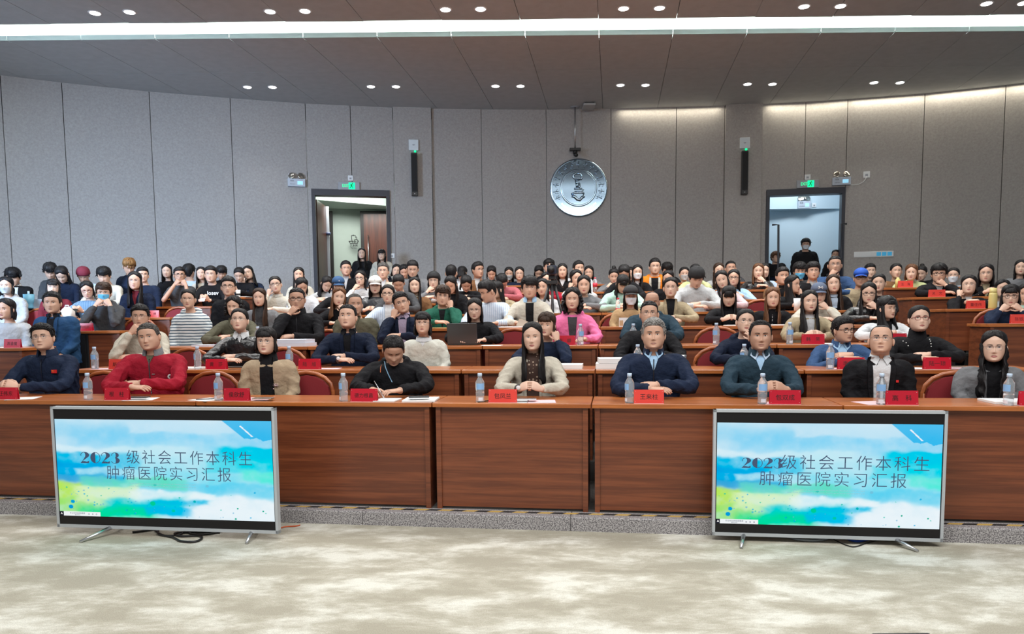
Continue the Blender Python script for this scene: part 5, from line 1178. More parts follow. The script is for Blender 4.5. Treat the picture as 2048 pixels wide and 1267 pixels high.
def stage2(s, dg):
    fl = s['fl']; f = 'f' in fl; lod = s['lod']; q = s['q']; k = s['k']; MH = s['MH']; N_ = s['N']; ctr = s['ctr']; stand = s['pose'] == 'stand'
    rng = random.Random(int(s['px'] * 7 + s['py'])); fat = float(fl.get('fat', 1.0 if f else 1.03))
    root = empty('person', s['lab'], 'person', s['base'], rad(s['by'])); s['root'] = root
    # jacket
    ev = s['raw'].evaluated_get(dg); jm = bpy.data.meshes.new_from_object(ev); n = len(jm.vertices)
    co = np.empty(n * 3); jm.vertices.foreach_get('co', co); co = co.reshape(-1, 3); no = np.empty(n * 3); jm.vertices.foreach_get('normal', no); no = no.reshape(-1, 3)
    ph = rng.random() * 20
    zt = np.clip((N_.z - co[:, 2]) / .12, 0, 1)
    w = (np.sin(co[:, 2] * 60 + 9 * co[:, 0] + 3 * np.sin(co[:, 0] * 22 + ph) + ph) * .5 + np.sin(co[:, 0] * 48 - co[:, 2] * 26 + 4 * np.sin(co[:, 1] * 25 + ph)) * .35 + np.sin(co[:, 1] * 70 + co[:, 2] * 35 + ph * 2) * .4)
    arm = np.clip((np.abs(co[:, 0] - ctr(.6).x) - .13) / .06, 0, 1) + np.clip((-.14 - co[:, 1]) / .05, 0, 1); w2 = 1 - 2 * np.abs(np.sin(co[:, 2] * 34 + co[:, 0] * 21 * np.sign(co[:, 0]) + 2.2 * np.sin(co[:, 1] * 19 + ph) + ph)) ** .7; w = w * .55 + w2 * .8
    amp = (.0020 + .0040 * np.clip(arm, 0, 1)) * (1.0 if lod < 2 else .7) * zt * (1.35 if 'puff' in fl else 1)
    co = co + no * (w * amp)[:, None]; jm.vertices.foreach_set('co', co.ravel()); jm.polygons.foreach_set('use_smooth', [True] * len(jm.polygons)); jm.update()
    dk = ('hoodie' if 'hood' in fl else fl.get('kind', 'jacket'))
    jo = link(dk, jm, cloth(s['top'], 'lea' in fl), root)
    bpy.data.objects.remove(s['raw'])
    bv = BVHTree.FromPolygons([tuple(c) for c in co], [tuple(p.vertices) for p in jm.polygons])
    def front(x, z, off):
        y0 = min(N_.y, ctr(.7).y) - .20
        h = bv.ray_cast(Vector((x, y0, z)), Vector((0, 1, 0)))
        return (h[0].y - off) if h[0] is not None and h[0].y < N_.y + .06 else None
    def strip(rows, off, m, name, th=.003):
        """rows: list of lists of (x, z); laid on the front of the garment"""
        R_ = []; last = None
        for row in rows:
            g_ = []
            for (x, z) in row:
                y = front(x, z, off)
                if y is None: y = last if last is not None else N_.y - .06
                last = y; g_.append((x, y, z))
            R_.append(g_)
        nr, nc = len(R_), len(R_[0]); V = [p for r_ in R_ for p in r_]; Vb = [(p[0], p[1] + off + th, p[2]) for p in V]; o = nr * nc
        fs = grid_faces(nr, nc, False); fb = [tuple(i + o for i in reversed(t)) for t in fs]; ed = []
        for i in range(nr - 1): ed += [(i * nc, i * nc + o, (i + 1) * nc + o, (i + 1) * nc), (i * nc + nc - 1, (i + 1) * nc + nc - 1, (i + 1) * nc + nc - 1 + o, i * nc + nc - 1 + o)]
        for j in range(nc - 1): ed += [(j, j + 1, j + 1 + o, j + o), ((nr - 1) * nc + j, (nr - 1) * nc + j + o, (nr - 1) * nc + j + 1 + o, (nr - 1) * nc + j + 1)]
        return MB().add(V + Vb, fs + fb + ed).obj(name, m, root)
    nx, nz0 = N_.x, N_.z
    # inner garment in the neck opening
    if 'in' in fl:
        pr = fl['in'].split(':'); ic = pr[0]; vd = float(pr[1]) if len(pr) > 1 else .14; vt = float(pr[2]) if len(pr) > 2 else .055; vb = float(pr[3]) if len(pr) > 3 else .003
        nr = 12 if lod < 2 else 7; rows = []
        for i in range(nr):
            t = i / (nr - 1); z = nz0 + .012 - (vd + .012) * t; hw = vt + (vb - vt) * t ** 1.0; rows.append([(nx - hw + 2 * hw * j / 6, z) for j in range(7)])
        strip(rows, .0035 if lod < 2 else .006, cloth(ic), 'shirt')
        if 'lap' in fl or 'col' in fl:
            lw = .036 if 'lap' in fl else .020; lm = cloth(fl.get('lc', s['top']), 'lea' in fl)
            for sg in (-1, 1):
                rows = []
                for i in range(nr):
                    t = i / (nr - 1); z = nz0 + .018 - (vd + .02) * t; hw = vt + (vb - vt) * t; ww = lw * (math.sin(math.pi * min(1, t * .85 + .15)) ** .7 * .9 + .12) if 'lap' in fl else lw
                    rows.append([(nx + sg * (hw - .002 + ww * j / 3), z - .010 * j / 3) for j in range(4)])
                strip(rows, .013 if lod < 2 else .012, lm, 'lapel' if 'lap' in fl else 'placket')
    def neckring(m, name, r0, z0, z1, flare=1.1, gap=0, thick=.006, back=.0):
        a0 = rad(gap); n_ = 26; A_ = [a0 + (2 * math.pi - 2 * a0) * j / (n_ - 1 if gap else n_) for j in range(n_)]
        def ring(r, z): return [(nx + math.sin(a) * r, N_.y - .008 - math.cos(a) * r * .96 + back, nz0 + z + .022 * (1 - math.cos(a)) / 2) for a in A_]
        return MB().rings([ring(r0 * flare, z0), ring(r0, z1), ring(r0 - thick, z1 - .001), ring(r0 * flare - thick, z0)], False, close=not gap).obj(name, m, root)
    if 'stand' in fl: neckring(cloth(fl['stand'] if isinstance(fl['stand'], str) else s['top'], 'lea' in fl), 'collar', .074, -.030, .030, 1.18, 24 if 'in' in fl else 10, .010)
    if 'turt' in fl: neckring(cloth(fl['turt'] if isinstance(fl['turt'], str) else s['top']), 'turtleneck', .0640, -.048, .048, 1.26)
    if 'crew' in fl: neckring(cloth(fl['crew'] if isinstance(fl['crew'], str) else s['top']), 'neckband', .070, -.03, .004, 1.12)
    if 'shirt' in fl:   # shirt collar: band plus two points
        cm = cloth(fl['shirt']); neckring(cm, 'shirt_collar', .0655, -.03, .022, 1.12, 14, .005)
        for sg in (-1, 1):
            a_ = [(nx + sg * .010, N_.y - .074, nz0 + .006), (nx + sg * .058, N_.y - .048, nz0 + .026), (nx + sg * .072, N_.y - .060, nz0 - .012), (nx + sg * .036, N_.y - .098, nz0 - .044)]
            b_ = [(p[0], p[1] + .004, p[2] - .002) for p in a_]
            MB().add(a_ + b_, [(0, 1, 2, 3), (7, 6, 5, 4), (0, 4, 5, 1), (1, 5, 6, 2), (2, 6, 7, 3), (3, 7, 4, 0)]).obj('collar_point', cm, root, smooth=False, fix=True)
    if 'zip' in fl: strip([[(nx - .004, nz0 - .05 - .30 * i / 10), (nx + .004, nz0 - .05 - .30 * i / 10)] for i in range(11)], .006, mat('zip_' + str(fl['zip']), CLOTH.get(fl['zip'], (.3, .3, .32)) if fl['zip'] is not True else (.02, .02, .025), .4), 'zip')
    def badge(dx, dz, w_, h_, m, nm='badge', rnd=False):
        x, z = nx + dx, nz0 + dz; y = front(x, z, .008)
        if y is None: return None
        if rnd: o = MB().ell((x, y, z), (w_ / 2, .003, h_ / 2), 20, 6)
        else: o = MB().span((x - w_ / 2, y, z - h_ / 2), (x + w_ / 2, y + .006, z + h_ / 2))
        return o.obj(nm, m, root, smooth=rnd), (x, y, z)
    s['badge'] = badge; s['strip'] = strip; s['front'] = front
    # ---- body: head, neck, trunk, arms and hands in one mesh
    mb = MB(); add_head(mb, MH, q, fat, float(fl.get('brow', .0022 if f else .0036)), f, lod, (rng.uniform(-.3, .3), rng.uniform(0, .5)), float(fl.get('smile', 0)), 'shut' in fl or (float(fl.get('p', 0)) > 24))
    top = MH @ Vector((0, .02 * q, -.045 * q)); rk = .050 if f else .060; rk *= (.5 + .5 * k) * float(fl.get('nk', 1))
    m_ = top.lerp(N_, .55); nn = 18
    mb.rings([ell_ring(top, rk * .95, rk * 1.02, nn, 2), ell_ring(m_, rk, rk, nn, 2), ell_ring(N_ + Vector((0, 0, .01)), rk * 1.06, rk * 1.02, nn, 2), ell_ring(N_ - Vector((0, -.005, .03)), rk * 1.35, rk * 1.12, nn, 2)] +
             [ell_ring(ctr(t), w_ * k * .88, d_ * .86 * (k * .5 + .5), nn) for t, w_, d_ in SEC[3:]])
    for sd, S_, E, W, hd, hn, cu in s['arms']:
        Q = smooth_path([S_ - Vector((sd * .04, 0, 0)), S_, S_.lerp(E, .5), E, E.lerp(W, .5), W], 3); rs = np.interp(np.linspace(0, 1, len(Q)), [0, .2, .4, .6, .8, 1], [.040, .044, .040, .036, .034, .024]) * (k * .7 + .3)
        mb.tube(Q, list(rs), 10)
        if 'nohand' in fl: pass
        hand(mb, W, hd, hn, (-sd * 1.0, 0, .35) if s['pose'] != 'stand' else (0, -1, 0), cu, (.90 if f else 1.0), lod)
    hm = SKIN[fl.get('sk', 's0' if rng.random() < .6 else 's1') if not (f and 'sk' not in fl) else ('s3' if rng.random() < .55 else 's0')]
    mb.obj('body', [hm, LIP if f else LIPM, EYEW, IRIS, BROWG if 'gb' in fl else BROW], root)
    # ---- hair
    hs, hc = s['hair'], hair_mat(s['hc']); hb = MB(); nphi, nzh = ((96, 26), (64, 18), (40, 12))[lod]; sd_ = int(s['px'])
    cur = 44 if lod < 2 else 26
    def cap(zl, th, wob=.15, kk=17): hair_cap(hb, MH, q, fat, zl, th, nphi, nzh, wob, sd_, kk=kk)
    name = 'hair'
    nc = (220, 90, 22)[lod]
    def cl(zl, L, r, th, up, fwd=0.0, m=1.0): clumps(hb, MH, q, fat, zl, int(nc * m), L, r, th, up, sd_, fwd)
    if hs == 'crew': cap(line(.074, .055, .0, -.075), lambda a, t: .0035 + .010 * t, .12); cl(line(.074, .055, .0, -.075), .016, .0035, .008, .5)
    elif hs == 'short': cap(line(.066, .048, -.005, -.080), lambda a, t: .007 + .016 * np.sin(min(t * 1.7, 1.45)) + .004 * (a < .8), .16); cl(line(.066, .048, -.005, -.080), .032, .0055, .016, .35, .5)
    elif hs == 'brush': cap(line(.070, .052, -.008, -.080), lambda a, t: .006 + .022 * t ** .8, .14); cl(line(.070, .052, -.008, -.080), .026, .0045, .016, .9)
    elif hs == 'reced': cap(line(.088, .050, -.002, -.078, .012), lambda a, t: .005 + .008 * t, .12); cl(line(.088, .050, -.002, -.078, .012), .016, .0035, .008, .6)
    elif hs == 'mop': cap(line(.050, .040, -.018, -.090), lambda a, t: .013 + .024 * np.sin(min(t * 1.9, 1.5)), .16); fringe(hb, MH, q, fat, float(fl.get('fr', .030)), .013, 13, 1, sd_); cl(line(.050, .040, -.018, -.090), .045, .0065, .026, .05, .3)
    elif hs == 'bald': hair_cap(hb, MH, q, fat, line(.112, .100, -.005, -.075), lambda a, t: .0022 * (1 - t), nphi, nzh, .1, sd_)
    elif hs == 'shave': cap(line(.094, .070, .010, -.070, .01), lambda a, t: .0016 + .0012 * t, .05)
    elif hs == 'thin': cap(line(.082, .050, -.002, -.080), lambda a, t: .008 + .006 * t, .22); cl(line(.082, .050, -.002, -.080), .016, .003, .010, .3, .3)
    elif hs in ('bob', 'bobb', 'curly'):
        cap(fline(.03, -.03), lambda a, t: .012 + .018 * np.sin(min(t * 2, 1.5)), .10 if hs != 'curly' else .30, 17 if hs != 'curly' else 11)
        L_ = float(fl.get('hl', .115 if hs != 'curly' else .15)); hair_curtain(hb, MH, q, L_, .028, sd_, 62 if hs != 'curly' else 60, .25 if hs != 'curly' else .9, bulge=.006 if hs != 'curly' else .028, nphi=cur)
        if hs == 'bobb': fringe(hb, MH, q, fat, float(fl.get('fr', .028)), .011, 14, 0, sd_)
        if hs == 'curly':
            r_ = np.random.RandomState(sd_)
            for _ in range(70 if lod < 2 else 26):
                a = r_.uniform(1.0, 5.28); z = r_.uniform(-L_ * .95, .10); rr = np.interp(z, [-.16, -.05, .05, .10], [.105, .112, .10, .07]); c_ = MH @ Vector((math.sin(a) * rr * q, -math.cos(a) * rr * q * 1.05 + .01, z * q)); hb.ell(c_, (r_.uniform(.014, .024),) * 2 + (r_.uniform(.012, .026),), 8, 5)
    elif hs in ('long', 'longb', 'wavy', 'longk'):
        cap(fline(.03, -.03), lambda a, t: .010 + .015 * np.sin(min(t * 2, 1.5)), .08)
        L_ = float(fl.get('hl', .36)); hair_curtain(hb, MH, q, L_, .030, sd_, float(fl.get('at', 55)), 1.0 if hs == 'wavy' else .12, front=hs != 'longk', nphi=cur)
        if hs == 'longb': fringe(hb, MH, q, fat, float(fl.get('fr', .026)), .011, 14, 0, sd_)
    elif hs in ('tied', 'pony', 'bun'):
        cap(fline(.010, -.070, .084), lambda a, t: .008 + .011 * np.sin(min(t * 2, 1.5)), .07, 24)
        if hs == 'pony':
            pts = [MH @ (Vector(p) * q) for p in ((0, .09, .085), (0, .135, .12), (.01, .165, .09), (.015, .170, .0), (.01, .150, -.09), (.0, .14, -.17))]; hb.tube(smooth_path(pts, 3), list(np.interp(np.linspace(0, 1, 16), [0, .2, .5, 1], [.016, .034, .036, .008])), 10)
        elif hs == 'bun': hb.ell(MH @ (Vector((0, .06, .128)) * q), (.036, .036, .030), 12, 8)
        else: hb.ell(MH @ (Vector((0, .118, -.03)) * q), (.034, .028, .034), 12, 8)
    elif hs == 'afro':
        cap(line(.062, .048, -.0, -.075), lambda a, t: .012 + .03 * np.sin(min(t * 2, 1.5)), .2, 11); r_ = np.random.RandomState(sd_)
        for _ in range(60): a, z = r_.uniform(0, 6.28), r_.uniform(.03, .12); rr = np.interp(z, [.03, .09, .125], [.095, .085, .04]); hb.ell(MH @ (Vector((math.sin(a) * rr, -math.cos(a) * rr + .01, z)) * q), (.017,) * 3, 7, 5)
    if hb.v: hb.obj(name, hc, root)
    MHq = MH @ Matrix.Scale(q, 4)
    # ---- headwear
    for key, nm in (('cap', 'cap'), ('beanie', 'beanie')):
        if key in fl:
            c_ = fl[key]; cmn = {'blue': (.012, .08, .42), 'dblue': (.02, .07, .17), 'white': (.66, .65, .62), 'dark': (.03, .03, .033), 'black': (.008, .008, .010), 'wine': (.16, .012, .03), 'grey': (.10, .13, .2)}[c_]
            hm_ = mat('hat_' + c_, cmn, .8, bump=(80, .3)); cb = MB(); nph = 48 if lod < 2 else 32
            if key == 'cap': hair_cap(cb, MH, q, fat, lambda a: np.interp(a, [0, 1.2, 2, 3.14], [.040, .045, .02, .01]), lambda a, t: .019 + .016 * math.sin(min(t * 1.6, 1.5)), nph, 12, .0, 1)
            else: hair_cap(cb, MH, q, fat, lambda a: np.interp(a, [0, 1.2, 2, 3.14], [.045, .03, -.02, -.03]), lambda a, t: .026 + .022 * t, nph, 12, .03, 1, kk=23)
            co_ = cb.obj(nm, hm_, root)
            if key == 'cap':
                V = []; nb = 15
                for i in range(4):
                    for j in range(nb):
                        a = rad(-62 + 124 * j / (nb - 1)); rr = .088 + .0 * i; ext = .070 * i / 3 * math.cos(a * 1.15); V.append((math.sin(a) * (.090), -math.cos(a) * .100 - ext, .046 - .020 * (i / 3) * 1.0 - .012 * (1 - math.cos(a)) * 2))
                V2 = [(x, y, z - .004) for x, y, z in V]; fs = grid_faces(4, nb, False); o_ = len(V)
                b_ = MB().add(V + V2, fs + [tuple(i + o_ for i in reversed(t)) for t in fs] + [(i * nb, i * nb + o_, (i + 1) * nb + o_, (i + 1) * nb) for i in range(3)] + [(3 * nb + j, 3 * nb + j + o_, 3 * nb + j + 1 + o_, 3 * nb + j + 1) for j in range(nb - 1)])
                b_.xf(MHq); b_.obj('brim', hm_, co_, fix=True)
                if 'bow' in fl:
                    wv = mat('bow_white', (.75, .75, .75), .5)
                    for sg in (-1, 1): 
                        t_ = MB().tube([(0, -.125, .085), (sg * .022, -.124, .100), (sg * .034, -.120, .088), (sg * .018, -.124, .080), (0, -.125, .085), (sg * .026, -.124, .068)], .0035, 6); t_.xf(MHq); t_.obj('bow', wv, co_)
                if 'capmark' in fl: t_ = MB().ell((0, -.122, .085), (.008, .003, .010), 8, 5); t_.xf(MHq); t_.obj('emblem', mat('capmark_pale', (.5, .5, .55), .6), co_)
    if 'hband' in fl:
        pts = [MHq @ Vector((math.sin(a) * .092, .01, math.cos(a) * .142 - .005)) for a in np.linspace(-1.45, 1.45, 14)]; MB().tube(pts, [.010] * 14, 8).obj('headband', mat('headband_pale', (.7, .62, .56), .5), root)
    if fl.get('hood') == 'up': pass
    # ---- mask
    if 'mask' in fl:
        mc = {'w': (.62, .66, .72), 'b': (.10, .42, .70), 'g': (.42, .44, .45)}[fl['mask']]; mm = mat('mask_' + fl['mask'], mc, .7, bump=(30, .4, (.3, 1, 6), .006)); R_ = []
        nc = 15
        for i in range(8):
            t = i / 7; z = -.022 - .088 * t; hw = float(head_w(max(z, -.10))) * (.90 if t < .8 else .80); xs = np.linspace(-hw, hw, nc); yy = face_y(xs, max(z, -.104), fat); nose = -.008 - .014 * np.exp(-(xs / .03) ** 2) * math.sin(math.pi * min(1, .25 + t * .9)); R_.append(np.stack([xs, yy + nose, np.full(nc, z)], -1))
        V = np.concatenate(R_); V2 = V + np.array([0, .004, 0]); fs = grid_faces(8, nc, False); o_ = len(V)
        b_ = MB().add(V, fs).add(V2, [tuple(reversed(t)) for t in fs]); b_.xf(MHq); mo = b_.obj('face_mask', mm, root)
        for sg in (-1, 1):
            for z1 in (-.028, -.095): t_ = MB().tube([(sg * .058, -.055, z1), (sg * .074, -.02, -.02 + (z1 + .06) * .4), (sg * .082, .012, -.01 + (z1 + .06) * .3)], .0014, 5); t_.xf(MHq); t_.obj('ear_loop', mm, mo)
    # ---- glasses
    if 'g' in fl:
        st_ = fl['g']; gm = {'1': mat('frame_metal', (.25, .24, .24), .3, .8), '2': mat('frame_black', (.012, .012, .014), .3), '3': mat('frame_red', (.18, .02, .025), .3), '4': mat('frame_gold', (.35, .22, .12), .3, .8)}[st_]; r_ = .0010 if st_ in '14' else .0019
        r_ *= (1 if lod == 0 else 1.25); gb_ = MB(); ln = MB(); yl = float(face_y(np.array([.031]), .0, fat)[0]) - .016
        for sg in (-1, 1):
            pts = []
            for j in range(20):
                a = 2 * math.pi * j / 20; pts.append((sg * .0325 + .0245 * math.copysign(abs(math.cos(a)) ** .75, math.cos(a)), yl + .25 * abs(.0245 * math.cos(a) + .0) ** 1 * .3, -.003 + .0185 * math.copysign(abs(math.sin(a)) ** .8, math.sin(a))))
            gb_.tube(pts + [pts[0]], r_, 6, cap=False); gb_.tube([(sg * .057, yl + .002, .006), (sg * .074, yl + .03, .006), (sg * .0785, .0, .003), (sg * .079, .02, -.006)], r_, 6)
            ln.add([(p[0], p[1] + .001, p[2]) for p in pts], [tuple(range(20))])
        gb_.tube([(-.009, yl + .001, .002), (0, yl - .003, .006), (.009, yl + .001, .002)], r_, 6); gb_.xf(MHq); go = gb_.obj('glasses', gm, root)
        if lod == 0:
            ln.xf(MHq); ln.obj('lens', lens_mat(), go, smooth=False)
    # ---- legs and shoes
    lg = MB(); sh = MB(); hip = s['hip']
    for sg in (-1, 1):
        if stand: Q = [(sg * .09, hip.y, hip.z + .04), (sg * .10, hip.y, .5), (sg * .10, hip.y + .01, .08)]; rs = [.095, .068, .048]
        else: Q = [(hip.x + sg * .09, hip.y + .02, hip.z - .02), (sg * .11, -.10, .53), (sg * .12, -.25, .50), (sg * .12, -.235, .28), (sg * .12, -.22, .09)]; rs = [.10, .085, .066, .058, .048]
        lg.tube(smooth_path(Q, 3), list(np.interp(np.linspace(0, 1, (len(Q) - 1) * 3 + 1), np.linspace(0, 1, len(rs)), rs)), 10)
        y0 = Q[-1][1]; sh.tube([(sg * .12 if not stand else sg * .10, y0 + .05, .045), (sg * .12 if not stand else sg * .10, y0 - .04, .05), (sg * .12 if not stand else sg * .10, y0 - .16, .03)], [.040, .044, .030], 10)
    lg.rings([ell_ring(hip + Vector((0, 0, zz)), .17 * k * w_, .13 * w_, 14) for zz, w_ in ((-.10, .8), (-.05, 1), (.03, 1.0))]).obj('trousers', cloth('dgrey' if rng.random() < .5 else 'dnavy'), root)
    sh.obj('shoes', BLACKM, root)
def lens_mat():
    if 'lens' in MATS: return MATS['lens']
    m = bpy.data.materials.new('lens'); m.use_nodes = True; nt = m.node_tree; nt.nodes.remove(nt.nodes['Principled BSDF']); t = nt.nodes.new('ShaderNodeBsdfTransparent'); g_ = nt.nodes.new('ShaderNodeBsdfGlossy'); g_.inputs['Roughness'].default_value = .05; g_.inputs[0].default_value = (.8, .85, 1, 1)
    mx = nt.nodes.new('ShaderNodeMixShader'); mx.inputs[0].default_value = .10; nt.links.new(t.outputs[0], mx.inputs[1]); nt.links.new(g_.outputs[0], mx.inputs[2]); nt.links.new(mx.outputs[0], nt.nodes['Material Output'].inputs[0]); MATS['lens'] = m; return m
